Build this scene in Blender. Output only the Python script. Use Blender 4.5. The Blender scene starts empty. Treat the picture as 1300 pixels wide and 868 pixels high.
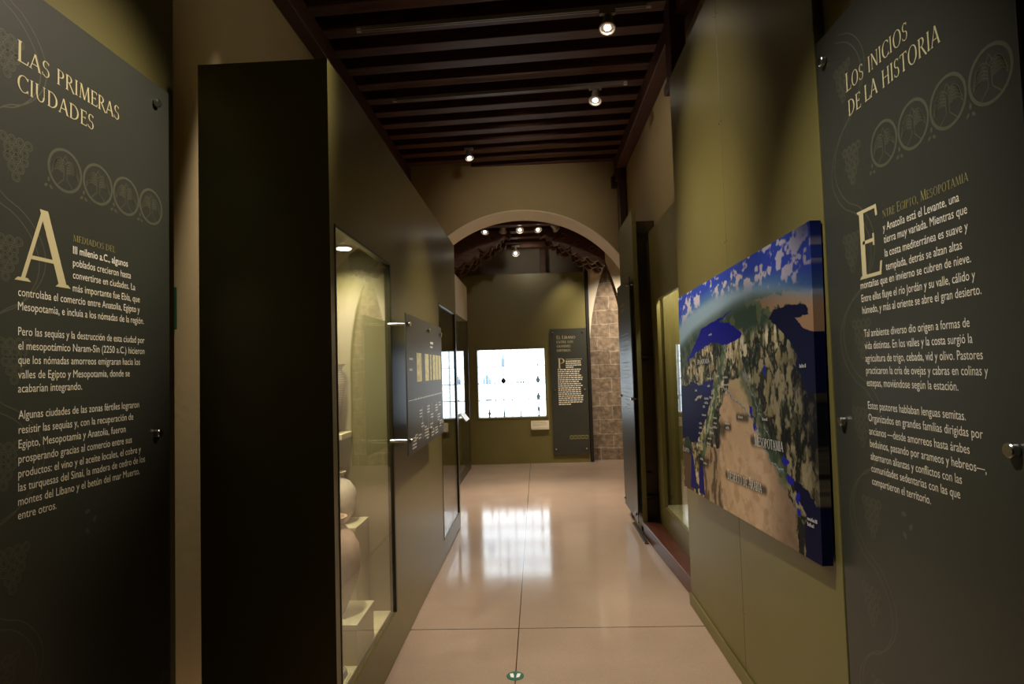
import bpy, bmesh, math, random
import numpy as np
from mathutils import Vector, Matrix

# ------------------------------------------------------------------ camera, world, lights, exposure
S = bpy.context.scene
COL = S.collection
EYE = 1.55
FOC = 760.0                                   # focal length in pixels of a 1300 px wide frame
Yc = Vector((32, -34, -FOC)).normalized()     # world +Y (down the corridor) in camera axes
Zc = Vector((-math.sin(.032), math.cos(.032), 0)); Zc = (Zc - Yc * Zc.dot(Yc)).normalized()
Xc = Yc.cross(Zc)
cd = bpy.data.cameras.new('camera'); cam = bpy.data.objects.new('camera', cd); COL.objects.link(cam)
cd.sensor_width = 36; cd.lens = 36 * FOC / 1300; cd.clip_start = .02
cam.matrix_world = Matrix.Translation((0, 0, EYE)) @ Matrix((Xc, Yc, Zc)).to_4x4()
S.camera = cam
S.view_settings.view_transform = 'Standard'; S.view_settings.look = 'None'
S.view_settings.exposure = 0; S.view_settings.gamma = 1; S.view_settings.use_curve_mapping = False
S.cycles.max_bounces = 8; S.cycles.sample_clamp_indirect = 4; S.cycles.caustics_reflective = False
S.cycles.transparent_max_bounces = 16; S.cycles.use_denoising = True
W = bpy.data.worlds.new('world'); S.world = W; W.use_nodes = True
W.node_tree.nodes['Background'].inputs[0].default_value = (1, .85, .62, 1)
W.node_tree.nodes['Background'].inputs[1].default_value = .014
WARM = (1, .87, .68)

def spot(name, loc, to, watt, size=60, blend=.8, rad=.04, col=WARM):
    l = bpy.data.lights.new(name, 'SPOT'); l.energy = watt; l.color = col
    l.spot_size = math.radians(size); l.spot_blend = blend; l.shadow_soft_size = rad
    o = bpy.data.objects.new(name, l); COL.objects.link(o); o.location = loc
    o.rotation_euler = (Vector(to) - Vector(loc)).to_track_quat('-Z', 'Y').to_euler()
    return o
# ceiling spots: those in view are built as fixtures further down, the others have no fixture and the fill lights are added
spot('spot_light_map', (-.75, 2.6, 3.95), (.95, 3.45, 1.6), 190, 44, 1)
spot('spot_light_map_wall', (-.9, 3.3, 3.95), (.95, 3.2, 2.6), 115, 44, 1)
spot('spot_light_left_panel', (.40, 2.37, 3.95), (-1.41, 1.80, 2.20), 330, 34, 1, .10)
spot('fill_light_gap', (-1.44, 3.05, 3.90), (-1.50, 2.78, 0), 700, 25, 1)  # added lamp without fixture, brightens the wall strip behind the cabinet
spot('fill_light_left_wall', (.5, 3.0, 3.9), (-1.62, 3.5, 3.5), 14, 60, 1)  # added weak fill, lifts the dim upper left wall
spot('spot_light_right_panel', (-.75, 1.3, 3.95), (.97, 1.85, 1.55), 300, 36, 1, col=(1, .93, .82))
spot('spot_light_cabinet', (.75, 4.4, 3.95), (-.81, 4.2, 1.2), 270, 42, 1)
spot('spot_light_floor_near', (.1, 3.0, 3.98), (.15, 3.6, 0), 72, 66, 1)
spot('spot_light_arch_wall', (-.1, 4.9, 3.88), (-.1, 7.4, 3.15), 60, 62, 1)
spot('spot_light_beige_wall', (-.6, 4.3, 3.95), (1.15, 5.3, 3.2), 34, 60, 1)

# ------------------------------------------------------------------ materials
def mat(name, col, rough=.5, metal=0., var=0., scale=6., bump=0., bscale=60., spec=.5, coat=0., stretch=None, col2=None):
    m = bpy.data.materials.new(name); m.use_nodes = True
    nt = m.node_tree; N = nt.nodes; L = nt.links; b = N['Principled BSDF']
    b.inputs['Base Color'].default_value = (*col, 1); b.inputs['Roughness'].default_value = rough
    b.inputs['Metallic'].default_value = metal; b.inputs['Specular IOR Level'].default_value = spec
    b.inputs['Coat Weight'].default_value = coat; b.inputs['Coat Roughness'].default_value = .12
    tc = N.new('ShaderNodeTexCoord'); src = tc.outputs['Object']
    if stretch:
        mp = N.new('ShaderNodeMapping'); mp.inputs['Scale'].default_value = stretch
        L.new(src, mp.inputs['Vector']); src = mp.outputs[0]
    if var or col2:
        n = N.new('ShaderNodeTexNoise'); n.inputs['Scale'].default_value = scale; n.inputs['Detail'].default_value = 6
        r = N.new('ShaderNodeValToRGB'); L.new(src, n.inputs['Vector']); L.new(n.outputs['Fac'], r.inputs[0])
        a = col2 or tuple(c * (1 - var) for c in col); c2 = col if col2 else tuple(min(1, c * (1 + var)) for c in col)
        r.color_ramp.elements[0].position = .3; r.color_ramp.elements[1].position = .7
        r.color_ramp.elements[0].color = (*a, 1); r.color_ramp.elements[1].color = (*c2, 1)
        L.new(r.outputs[0], b.inputs['Base Color'])
    if bump:
        n2 = N.new('ShaderNodeTexNoise'); n2.inputs['Scale'].default_value = bscale; n2.inputs['Detail'].default_value = 5
        bp = N.new('ShaderNodeBump'); bp.inputs['Strength'].default_value = bump; bp.inputs['Distance'].default_value = .01
        L.new(src, n2.inputs['Vector']); L.new(n2.outputs['Fac'], bp.inputs['Height']); L.new(bp.outputs[0], b.inputs['Normal'])
    return m

def emis(name, col, k):
    m = bpy.data.materials.new(name); m.use_nodes = True; b = m.node_tree.nodes['Principled BSDF']
    b.inputs['Base Color'].default_value = (.8, .8, .8, 1)
    b.inputs['Emission Color'].default_value = (*col, 1); b.inputs['Emission Strength'].default_value = k
    return m

def glass(name, tint=(.97, .985, .96)):
    m = bpy.data.materials.new(name); m.use_nodes = True; nt = m.node_tree; N = nt.nodes; L = nt.links
    N.remove(N['Principled BSDF']); out = N['Material Output']
    g = N.new('ShaderNodeNewGeometry'); mx = N.new('ShaderNodeMix'); fr = N.new('ShaderNodeFresnel')
    mx.inputs[2].default_value = 1.5; mx.inputs[3].default_value = 1 / 1.5
    L.new(g.outputs['Backfacing'], mx.inputs[0]); L.new(mx.outputs[0], fr.inputs['IOR'])
    t = N.new('ShaderNodeBsdfTransparent'); t.inputs[0].default_value = (*tint, 1)
    gl = N.new('ShaderNodeBsdfGlossy'); gl.inputs['Roughness'].default_value = 0.015
    ms = N.new('ShaderNodeMixShader'); L.new(fr.outputs[0], ms.inputs[0]); L.new(t.outputs[0], ms.inputs[1]); L.new(gl.outputs[0], ms.inputs[2])
    L.new(ms.outputs[0], out.inputs[0]); return m

def floor_mat():
    m = mat('polished_terrazzo', (.43, .305, .228), .17, var=.10, scale=1.4, spec=.5)
    nt = m.node_tree; N = nt.nodes; L = nt.links; b = N['Principled BSDF']
    base = b.inputs['Base Color'].links[0].from_socket
    tc = N.new('ShaderNodeTexCoord')
    v = N.new('ShaderNodeTexNoise'); v.inputs['Scale'].default_value = 160; L.new(tc.outputs['Object'], v.inputs['Vector'])
    mm = N.new('ShaderNodeMix'); mm.data_type = 'RGBA'; mm.blend_type = 'OVERLAY'; mm.inputs[0].default_value = .35
    L.new(base, mm.inputs[6]); L.new(v.outputs['Color'], mm.inputs[7])
    hs = N.new('ShaderNodeHueSaturation'); hs.inputs['Saturation'].default_value = .9; L.new(mm.outputs[2], hs.inputs['Color'])
    sx = N.new('ShaderNodeSeparateXYZ'); L.new(tc.outputs['Object'], sx.inputs[0])
    def line(sock, pos, w):
        a = N.new('ShaderNodeMath'); a.operation = 'SUBTRACT'; a.inputs[1].default_value = pos; L.new(sock, a.inputs[0])
        c = N.new('ShaderNodeMath'); c.operation = 'ABSOLUTE'; L.new(a.outputs[0], c.inputs[0])
        d = N.new('ShaderNodeMath'); d.operation = 'LESS_THAN'; d.inputs[1].default_value = w; L.new(c.outputs[0], d.inputs[0])
        return d.outputs[0]
    mx = N.new('ShaderNodeMath'); mx.operation = 'MAXIMUM'
    L.new(line(sx.outputs[0], -.159, .0028), mx.inputs[0]); L.new(line(sx.outputs[1], 3.66, .004), mx.inputs[1])
    fin = N.new('ShaderNodeMix'); fin.data_type = 'RGBA'; fin.inputs[7].default_value = (.07, .045, .03, 1)
    L.new(mx.outputs[0], fin.inputs[0]); L.new(hs.outputs[0], fin.inputs[6]); L.new(fin.outputs[2], b.inputs['Base Color'])
    rn = N.new('ShaderNodeTexNoise'); rn.inputs['Scale'].default_value = 2.5; L.new(tc.outputs['Object'], rn.inputs['Vector'])
    mr = N.new('ShaderNodeMapRange'); mr.inputs[3].default_value = .06; mr.inputs[4].default_value = .15
    L.new(rn.outputs['Fac'], mr.inputs[0]); L.new(mr.outputs[0], b.inputs['Roughness'])
    return m

def stone_mat():
    m = mat('brown_stone_blocks', (.3, .2, .14), .9)
    nt = m.node_tree; N = nt.nodes; L = nt.links; b = N['Principled BSDF']
    tc = N.new('ShaderNodeTexCoord'); sx = N.new('ShaderNodeSeparateXYZ'); cb = N.new('ShaderNodeCombineXYZ')
    L.new(tc.outputs['Object'], sx.inputs[0]); L.new(sx.outputs[0], cb.inputs[0]); L.new(sx.outputs[2], cb.inputs[1])
    nw = N.new('ShaderNodeTexNoise'); nw.inputs['Scale'].default_value = 5; L.new(cb.outputs[0], nw.inputs['Vector'])
    va = N.new('ShaderNodeVectorMath'); va.operation = 'MULTIPLY_ADD'; va.inputs[1].default_value = (.05, .05, 0)
    L.new(nw.outputs['Color'], va.inputs[0]); L.new(cb.outputs[0], va.inputs[2])
    br = N.new('ShaderNodeTexBrick'); br.inputs['Scale'].default_value = 1; br.inputs['Brick Width'].default_value = .42
    br.inputs['Row Height'].default_value = .23; br.inputs['Mortar Size'].default_value = .011; br.inputs['Mortar Smooth'].default_value = .9
    br.inputs['Color1'].default_value = (.19, .135, .09, 1); br.inputs['Color2'].default_value = (.29, .215, .145, 1)
    br.inputs['Mortar'].default_value = (.40, .32, .23, 1); L.new(va.outputs[0], br.inputs['Vector'])
    n = N.new('ShaderNodeTexNoise'); n.inputs['Scale'].default_value = 14; n.inputs['Detail'].default_value = 9; L.new(tc.outputs['Object'], n.inputs['Vector'])
    mm = N.new('ShaderNodeMix'); mm.data_type = 'RGBA'; mm.blend_type = 'OVERLAY'; mm.inputs[0].default_value = .95
    L.new(br.outputs['Color'], mm.inputs[6]); L.new(n.outputs['Fac'], mm.inputs[7]); L.new(mm.outputs[2], b.inputs['Base Color'])
    bp = N.new('ShaderNodeBump'); bp.inputs['Strength'].default_value = .7; bp.inputs['Distance'].default_value = .03
    L.new(n.outputs['Fac'], bp.inputs['Height']); L.new(bp.outputs[0], b.inputs['Normal']); return m

M = dict(
    floor=floor_mat(), stone=stone_mat(), glass=glass('cabinet_glass'),
    olive=mat('olive_painted_board', (.182, .156, .049), .40, var=.05, scale=2, bump=.02, bscale=180),
    olive_gloss=mat('olive_lacquered_board', (.146, .125, .039), .30, var=.05, scale=2, bump=.015, bscale=120),
    beige=mat('beige_plaster', (.42, .32, .165), .9, var=.06, scale=1.5, bump=.06, bscale=25),
    cream=mat('cream_plaster', (.80, .71, .54), .9, var=.05, scale=3, bump=.06, bscale=30),
    grey_plaster=mat('greyish_plaster', (.33, .29, .23), .9, var=.06, scale=3),
    wood=mat('dark_stained_wood', (.115, .042, .022), .5, scale=3, col2=(.05, .018, .010), stretch=(1.5, 14, 14), bump=.15, bscale=12),
    plank=mat('ceiling_planks', (.032, .014, .009), .7, scale=4, col2=(.014, .006, .004), stretch=(12, 2, 2)),
    redwood=mat('red_brown_wood', (.14, .045, .025), .35, scale=4, col2=(.08, .026, .015), stretch=(10, 1.5, 10)),
    board=mat('slate_green_panel', (.048, .050, .039), .36, var=.04, scale=3),
    board_dark=mat('slate_blue_panel', (.050, .053, .058), .36, var=.04, scale=3),
    orn=mat('ornament_print', (.105, .105, .070), .4),
    gold=mat('gold_lettering', (.66, .58, .33), .5), gold_dim=mat('dull_gold_lettering', (.34, .30, .12), .5),
    cream_ink=mat('cream_lettering', (.94, .88, .72), .5), place_ink=mat('pale_map_lettering', (.55, .55, .52), .5), white_ink=mat('white_lettering', (.95, .95, .92), .5),
    steel=mat('brushed_steel', (.62, .60, .56), .25, 1.0), white=mat('white_lamp_paint', (.72, .70, .66), .4),
    track=mat('grey_track', (.30, .27, .24), .4), lamp_body=mat('silver_grey_lamp', (.42, .38, .35), .35, .4),
    black=mat('black_paint', (.012, .011, .010), .45), bronze=mat('dark_bronze', (.11, .08, .055), .34, .5, var=.2, scale=4),
    frame=mat('dark_olive_frame', (.035, .030, .012), .35), seal=mat('black_seal', (.012, .012, .008), .4),
    pedestal=mat('cream_pedestal', (.52, .47, .28), .6, var=.03, scale=5),
    interior=mat('olive_case_lining', (.17, .15, .06), .6), case_floor=mat('cream_case_floor', (.60, .54, .32), .6),
    pot_white=mat('chalky_white_clay', (.62, .53, .42), .9, scale=9, col2=(.42, .34, .25), bump=.5, bscale=24),
    pot_pink=mat('pinkish_clay', (.47, .31, .22), .9, scale=8, col2=(.33, .21, .15), bump=.4, bscale=22),
    green=mat('exit_green', (.005, .11, .06), .4), lens=emis('lit_lens', (1, .86, .68), 30), lens_dim=emis('lit_lens_far', (1, .9, .75), 14),
    lightbox=emis('backlit_white', (.78, .87, 1), 4.6), shelf=mat('frosted_shelf_edge', (.07, .08, .11), .3),
    blue_glass=mat('dark_blue_glass', (.03, .06, .16), .2), pale_glass=glass('pale_blue_glass', (.40, .47, .56)),
    amber=mat('amber_glass', (.50, .42, .16), .3), grey_glass=glass('grey_green_glass', (.20, .22, .22)), thumb=mat('yellow_thumbnail', (.80, .76, .46), .5, var=.25, scale=30),
)
def pot_stripes():
    m = mat('striped_clay', (.30, .2, .13), .8, bump=.3, bscale=30); nt = m.node_tree; N = nt.nodes; L = nt.links
    tc = N.new('ShaderNodeTexCoord'); w = N.new('ShaderNodeTexWave'); w.bands_direction = 'Z'; w.inputs['Scale'].default_value = 26; w.inputs['Distortion'].default_value = .6
    r = N.new('ShaderNodeValToRGB'); r.color_ramp.elements[0].color = (.05, .035, .025, 1); r.color_ramp.elements[1].color = (.30, .23, .15, 1)
    L.new(tc.outputs['Object'], w.inputs['Vector']); L.new(w.outputs['Fac'], r.inputs[0]); L.new(r.outputs[0], N['Principled BSDF'].inputs['Base Color']); return m
M['stripes'] = pot_stripes()
def grey_stripes():
    m = mat('ribbed_grey_stone', (.3, .3, .28), .8); nt = m.node_tree; N = nt.nodes; L = nt.links
    tc = N.new('ShaderNodeTexCoord'); w = N.new('ShaderNodeTexWave'); w.bands_direction = 'Y'; w.inputs['Scale'].default_value = 22
    r = N.new('ShaderNodeValToRGB'); r.color_ramp.elements[0].color = (.10, .095, .09, 1); r.color_ramp.elements[1].color = (.42, .40, .36, 1)
    L.new(tc.outputs['Object'], w.inputs['Vector']); L.new(w.outputs['Fac'], r.inputs[0]); L.new(r.outputs[0], N['Principled BSDF'].inputs['Base Color']); return m
M['ribs'] = grey_stripes()

# ------------------------------------------------------------------ mesh helpers
class MB:
    def __init__(s): s.bm = bmesh.new()
    def box(s, x0, y0, z0, x1, y1, z1, bev=0):
        x0, x1 = sorted((x0, x1)); y0, y1 = sorted((y0, y1)); z0, z1 = sorted((z0, z1))
        r = bmesh.ops.create_cube(s.bm, size=1)
        for v in r['verts']:
            v.co = Vector((x0 + (v.co.x + .5) * (x1 - x0), y0 + (v.co.y + .5) * (y1 - y0), z0 + (v.co.z + .5) * (z1 - z0)))
        if bev:
            es = list({e for v in r['verts'] for e in v.link_edges})
            bmesh.ops.bevel(s.bm, geom=es, offset=bev, segments=2, affect='EDGES', profile=.5)
        return s
    def face(s, pts):
        return s.bm.faces.new([s.bm.verts.new(p) for p in pts])
    def prism(s, poly, f, a, b):
        """poly: 2-D outline; f(u, v, w) -> xyz; swept from w = a to w = b"""
        A = [s.bm.verts.new(f(u, v, a)) for u, v in poly]; B = [s.bm.verts.new(f(u, v, b)) for u, v in poly]
        n = len(poly); s.bm.faces.new(A[::-1]); s.bm.faces.new(B)
        for i in range(n): s.bm.faces.new((A[i], A[(i + 1) % n], B[(i + 1) % n], B[i]))
        return s
    def lathe(s, prof, c=(0, 0, 0), n=32, R=None):
        rings = []
        for r, z in prof:
            ring = []
            for i in range(n):
                a = 2 * math.pi * i / n; p = Vector((r * math.cos(a), r * math.sin(a), z))
                if R: p = R @ p
                ring.append(s.bm.verts.new(p + Vector(c)))
            rings.append(ring)
        for a, b in zip(rings, rings[1:]):
            for i in range(n): s.bm.faces.new((a[i], a[(i + 1) % n], b[(i + 1) % n], b[i]))
        s.bm.faces.new(rings[0][::-1]); s.bm.faces.new(rings[-1]); return s
    def cyl(s, p, q, r, n=20, bev=0):
        p, q = Vector(p), Vector(q); d = q - p; R = d.to_track_quat('Z', 'Y').to_matrix(); l = d.length
        prof = [(r, 0), (r, l)] if not bev else [(r - bev, 0), (r, bev), (r, l - bev), (r - bev, l)]
        return s.lathe(prof, p, n, R)
    def build(s, name, m, parent=None, smooth=False):
        bmesh.ops.recalc_face_normals(s.bm, faces=s.bm.faces)
        me = bpy.data.meshes.new(name)
        if parent:
            bmesh.ops.translate(s.bm, verts=s.bm.verts, vec=-wloc(parent))
        s.bm.to_mesh(me); s.bm.free(); me.materials.append(m)
        if smooth:
            for p in me.polygons: p.use_smooth = True
            me.set_sharp_from_angle(angle=math.radians(40))
        o = bpy.data.objects.new(name, me); COL.objects.link(o)
        if parent: o.parent = parent
        return o
def wloc(o):
    v = Vector(o.location); p = o.parent
    while p: v += Vector(p.location); p = p.parent
    return v
def tag(o, label=None, cat=None, group=None, kind=None):
    if label: o['label'] = label
    if cat: o['category'] = cat
    if group: o['group'] = group
    if kind: o['kind'] = kind
    return o
def thing(name, loc, label, cat, group=None):
    o = bpy.data.objects.new(name, None); o.empty_display_size = .1; o.location = loc; COL.objects.link(o)
    return tag(o, label, cat, group)
def struct(name, mb, m, parent=None):
    o = mb.build(name, m, parent)
    if not parent: o['kind'] = 'structure'
    return o
def copy_tree(o, parent=None):
    c = o.copy(); COL.objects.link(c); c.parent = parent
    for ch in o.children: copy_tree(ch, c)
    return c

# ------------------------------------------------------------------ the room
struct('floor', MB().box(-3, -2, -.1, 3.2, 12, 0), M['floor'])
struct('wall_left', MB().box(-1.82, -2, 0, -1.62, 7.9, 4.35), M['beige'])
struct('wall_right', MB().box(1.16, -2, 0, 1.60, 4.08, 4.35).box(1.16, 5.52, 0, 1.60, 7.4, 4.35).box(1.16, 4.08, 0, 1.60, 5.52, .2).box(1.16, 4.08, 2.42, 1.60, 5.52, 4.35), M['beige'])
struct('wall_rear', MB().box(-1.82, -2.2, 0, 1.36, -2, 4.35), M['beige'])
struct('wall_near_left', MB().box(-1.62, -1.9, 0, -1.47, 2.375, 3.6, .004), M['olive'])
wr = MB().box(.953, 1.985, 0, 1.16, 2.9775, 3.48, .003).box(.953, 2.9795, 0, 1.16, 4.0, 3.48, .003).box(.965, 1.99, .01, 1.15, 3.99, 3.47)
wnr = struct('wall_near_right', wr, M['olive'])
sc = MB()
for z in (.35, .95, 1.55, 2.15, 2.75, 3.3):
    for y in (2.962, 2.996): sc.cyl((.950, y, z), (.956, y, z), .004, 8)
    for x in (.985, 1.045): sc.cyl((x, 1.982, z), (x, 1.99, z), .004, 8)
sc.build('screw', M['steel'], wnr)
struct('baseboard_right', MB().box(.940, 2.0, 0, .9525, 4.0, .075, .003), M['olive'])
struct('wall_text_right', MB().box(.985, -1.9, 0, 1.158, 1.984, 3.48, .004), M['olive'])

# wall with the segmental arch, its thick cream reveal, second room beyond
def arch_wall():
    cx, cz, r = -.16, 1.99, 1.55; xl, xr = -1.1, 1.25
    ar = []
    a0 = math.acos((xr - cx) / r); a1 = math.acos((xl - cx) / r)
    for i in range(41):
        a = a0 + (a1 - a0) * i / 40; ar.append((cx + r * math.cos(a), cz + r * math.sin(a)))
    y0, y1, yi = 7.4, 7.9, 7.405
    b = MB()
    out = [(-1.62, 0), (-1.62, 4.35), (1.62, 4.35), (1.62, 0), (xr, 0)] + ar + [(xl, 0)]
    b.prism(out, lambda u, v, w: (u, w, v), y0, y1)
    struct('wall_arch', b, M['beige'])
    c = MB(); t = .012                       # plastered lining of the opening
    inner = [(xr - t, 0)] + [(cx + (r - t) * (x - cx) / r, cz + (r - t) * (z - cz) / r) for x, z in ar] + [(xl + t, 0)]
    outer = [(xr - .001, 0)] + [(cx + (r - .001) * (x - cx) / r, cz + (r - .001) * (z - cz) / r) for x, z in ar] + [(xl + .001, 0)]
    for i in range(len(inner) - 1):
        q = [inner[i], inner[i + 1], outer[i + 1], outer[i]]
        c.prism(q, lambda u, v, w: (u, w, v), y0 - .004, y1 + .004)
    struct('trim_1', c, M['cream'])
arch_wall()
BY = 9.93
# olive partition at the end with an opening for the backlit showcase
hx0, hx1, hz0, hz1 = -1.02, .155, .735, 1.915
p = MB()
p.box(-1.26, BY, 0, hx0, BY + .06, 3.14).box(hx1, BY, 0, .83, BY + .06, 3.14).box(hx0, BY, 0, hx1, BY + .06, hz0).box(hx0, BY, hz1, hx1, BY + .06, 3.14)
struct('wall_back', p, M['olive'])
struct('wall_back_upper', MB().box(-1.6, BY + .35, 0, 3.0, BY + .45, 4.0), M['grey_plaster'])
struct('wall_far_left', MB().box(-1.46, 7.9, 0, -1.26, BY + .4, 4.0), M['cream'])
struct('trim_2', MB().box(.835, BY - .02, 0, .885, BY + .06, 3.25, .004), M['black'])
struct('trim_3', MB().box(.10, BY + .10, 3.0, .20, BY + .2, 3.6, .004), M['wood'])
def lancet_wall():
    y0, y1 = BY + .08, BY + .34; xl, xr, zs = .875, 1.52, 1.62; xa, za = 1.195, 3.30
    h = (xr - xl) / 2; H = za - zs; rr = (h * h + H * H) / (2 * h)
    arc_r = []; n = 18
    for i in range(n + 1):
        z = zs + H * i / n; x = xr - rr + math.sqrt(rr * rr - (z - zs) ** 2); arc_r.append((x, z))
    arc_l = [(2 * xa - x + (xl + xr - 2 * xa), z) for x, z in arc_r][::-1]
    out = [(.83, 0), (.83, 4.0), (3.0, 4.0), (3.0, 0), (xr, 0)] + arc_r + arc_l[1:] + [(xl, 0)]
    struct('wall_far_right', MB().prism(out, lambda u, v, w: (u, w, v), y0, y0 + .10), M['cream'])
    struct('wall_niche', MB().box(.84, y0 + .11, 0, 2.6, y0 + .2, 3.6), M['stone'])
    t = MB()
    pts = [(xr, 0)] + arc_r + arc_l[1:] + [(xl, 0)]
    cxm = (xl + xr) / 2
    for a, b in zip(pts, pts[1:]):
        q = [a, b, (cxm + (b[0] - cxm) * 1.10, b[1] + .0), (cxm + (a[0] - cxm) * 1.10, a[1] + .0)]
        if abs(a[0] - b[0]) + abs(a[1] - b[1]) > 1e-4:
            t.prism([a, b, (b[0] + (.006 if b[0] > cxm else -.006), b[1]), (a[0] + (.006 if a[0] > cxm else -.006), a[1])], lambda u, v, w: (u, w, v), y0 + .001, y0 + .112)
    struct('trim_4', t, M['stone'])
lancet_wall()
struct('wall_far_side', MB().box(3.0, 7.4, 0, 3.1, BY + .45, 4.0), M['cream'])
struct('wall_far_front', MB().box(1.62, 7.4, 0, 3.0, 7.9, 4.35), M['cream'])

# ------------------------------------------------------------------ ceilings
ceil = struct('ceiling', MB().box(-1.82, -2.2, 4.27, 1.62, 7.9, 4.35), M['plank'])
sk = -.056
yb = 7.42
beam0 = None
while yb > 2.6:
    if beam0 is None:
        b = MB().box(-1.6, -.062, -.08, 1.15, .062, .09, .006)
        beam0 = b.build('beam', M['wood'], ceil)
        beam0.rotation_euler.z = math.atan(sk); bo = beam0
    else:
        bo = beam0.copy(); COL.objects.link(bo)
    bo.location = (0, yb, 4.185); yb -= .288
struct('trim_5', MB().box(-1.62, -1, 3.955, -1.515, 7.4, 4.115, .008), M['wood'])
struct('trim_6', MB().box(1.035, -1, 3.955, 1.16, 7.4, 4.115, .008), M['wood'])
t = thing('timber_post', (1.06, 4.18, 3.4), 'short dark timber post under the ceiling beam above the olive wall end', 'post')
MB().box(.985, 4.06, 3.52, 1.09, 4.22, 4.10, .008).build('post_shaft', M['wood'], t)
MB().box(.965, 4.04, 3.46, 1.11, 4.24, 3.53, .012).build('post_foot', M['wood'], t)
MB().cyl((1.04, 4.05, 4.0), (1.04, 4.035, 4.0), .012, 12).build('bolt', M['steel'], t)
t = thing('corner_post', (1.1, 7.3, 2.6), 'slim dark vertical post in the right corner beside the arch', 'post')
MB().box(1.06, 7.24, 2.6, 1.155, 7.395, 3.955, .008).build('post_shaft', M['bronze'], t)
MB().box(1.03, 7.22, 3.80, 1.158, 7.398, 3.955, .012).build('post_head', M['wood'], t)
t = thing('wall_speaker', (1.02, 7.32, 3.74), 'small black box speaker on the beige wall above the arch', 'speaker')
MB().box(.985, 7.28, 3.75, 1.055, 7.37, 3.88, .006).build('speaker_case', M['black'], t)
g = MB()
for k in range(5): g.box(.992, 7.274, 3.765 + k * .023, 1.048, 7.281, 3.775 + k * .023)
g.build('grille', M['bronze'], t)
MB().cyl((1.02, 7.37, 3.81), (1.02, 7.399, 3.81), .015, 12).build('wall_mount', M['black'], t)

ceil2 = struct('ceiling_far', MB().box(-1.3, 7.9, 3.72, 3.0, BY + .4, 3.8), M['plank'])
b0 = None
for y in (8.12, 8.5, 8.88, 9.26, 9.64):
    if b0 is None: b0 = bo = MB().box(-1.25, -.07, -.1, 1.0, .07, .1, .006).build('beam', M['wood'], ceil2)
    else: bo = b0.copy(); COL.objects.link(bo)
    bo.location = (0, y, 3.61)
struct('trim_7', MB().box(.90, 7.92, 3.28, 1.03, BY + .07, 3.50, .008), M['wood'])
struct('trim_8', MB().box(-1.25, 7.92, 3.28, -1.13, BY - .01, 3.50, .008), M['wood'])
def corbel(y, side, label):
    t = thing('carved_corbel', (-1.2 if side < 0 else .95, y, 3.0), label, 'corbel', 'carved timber corbels under the far ceiling')
    xb = -1.24 if side < 0 else 1.0; s = 1 if side < 0 else -1
    fl = (.95, 1.05, .88, 1.08)[int(y * 7) % 4]; ph = (y * 3) % 1.5
    def prof(L0, z0, zt, n):
        L0 *= fl
        lo = []
        for i in range(n * 8 + 1):
            q = i / (n * 8); lo.append((q * L0, z0 + (zt - z0 - .07) * q - .048 * abs(math.sin(math.pi * n * q + ph))))
        return lo + [(L0 + .02, zt - .04), (L0, zt), (0, zt)]
    for nm, L0, z0, zt, n, hw in (('lower_bracket', .42, 3.02, 3.27, 3, .06), ('upper_bracket', .66, 3.20, 3.40, 4, .075), ('crown_bracket', .84, 3.37, 3.515, 5, .085)):
        MB().prism([(xb + s * u, v) for u, v in prof(L0, z0, zt, n)], lambda u, v, w: (u, w, v), y - hw, y + hw).build(nm, M['wood'], t)
    for k in range(3):
        d = MB(); c0 = (xb + s * (.18 + k * .2), 3.2 + k * .1)
        for j in range(14):
            a = j * .5; r = .055 - j * .003; a2 = a + .5; r2 = r - .003
            P1 = (c0[0] + r * math.cos(a), y - .09, c0[1] + r * math.sin(a)); P2 = (c0[0] + r2 * math.cos(a2), y - .09, c0[1] + r2 * math.sin(a2))
            d.cyl(P1, P2, .009, 6)
        d.build('scroll', M['redwood'], t)
names = ('nearest the arch', 'second from the arch', 'third from the arch', 'farthest, by the end wall')
for i, y in enumerate((8.45, 8.71, 8.97, 9.23)):
    corbel(y, -1, 'dark carved corbel on the left under the far ceiling, ' + names[i])
    corbel(y, 1, 'dark carved corbel on the right under the far ceiling, ' + names[i])

# ------------------------------------------------------------------ lettering
def q4(a, b, c, d): return [a, b, c, d]
def arc(cx, cy, rx, ry, d0, d1, T=.135, t=.05, n=20):
    out = []; P = []
    for i in range(n + 1):
        a = math.radians(d0 + (d1 - d0) * i / n); w = t + (T - t) * abs(math.cos(a)) ** 1.4
        P.append(((cx + (rx) * math.cos(a), cy + ry * math.sin(a)), (cx + (rx - w) * math.cos(a), cy + (ry - w * .75 - .0) * math.sin(a))))
    for p, q in zip(P, P[1:]): out.append([p[0], q[0], q[1], p[1]])
    return out
def st(x0, y0, x1, y1, w):
    if abs(y1 - y0) < 1e-6: return [(x0, y0 - w / 2), (x1, y0 - w / 2), (x1, y0 + w / 2), (x0, y0 + w / 2)]
    return [(x0 - w / 2, y0), (x0 + w / 2, y0), (x1 + w / 2, y1), (x1 - w / 2, y1)]
def sf(x, y, l=.27): return [(x - l / 2, y - .0), (x + l / 2, y), (x + l / 2 - .05, y + (.045 if y < .5 else -.045)), (x - l / 2 + .05, y + (.045 if y < .5 else -.045))]
T, t_ = .125, .055
def stem(x): return [st(x, 0, x, 1, T), sf(x, 0), sf(x, 1)]
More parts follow.
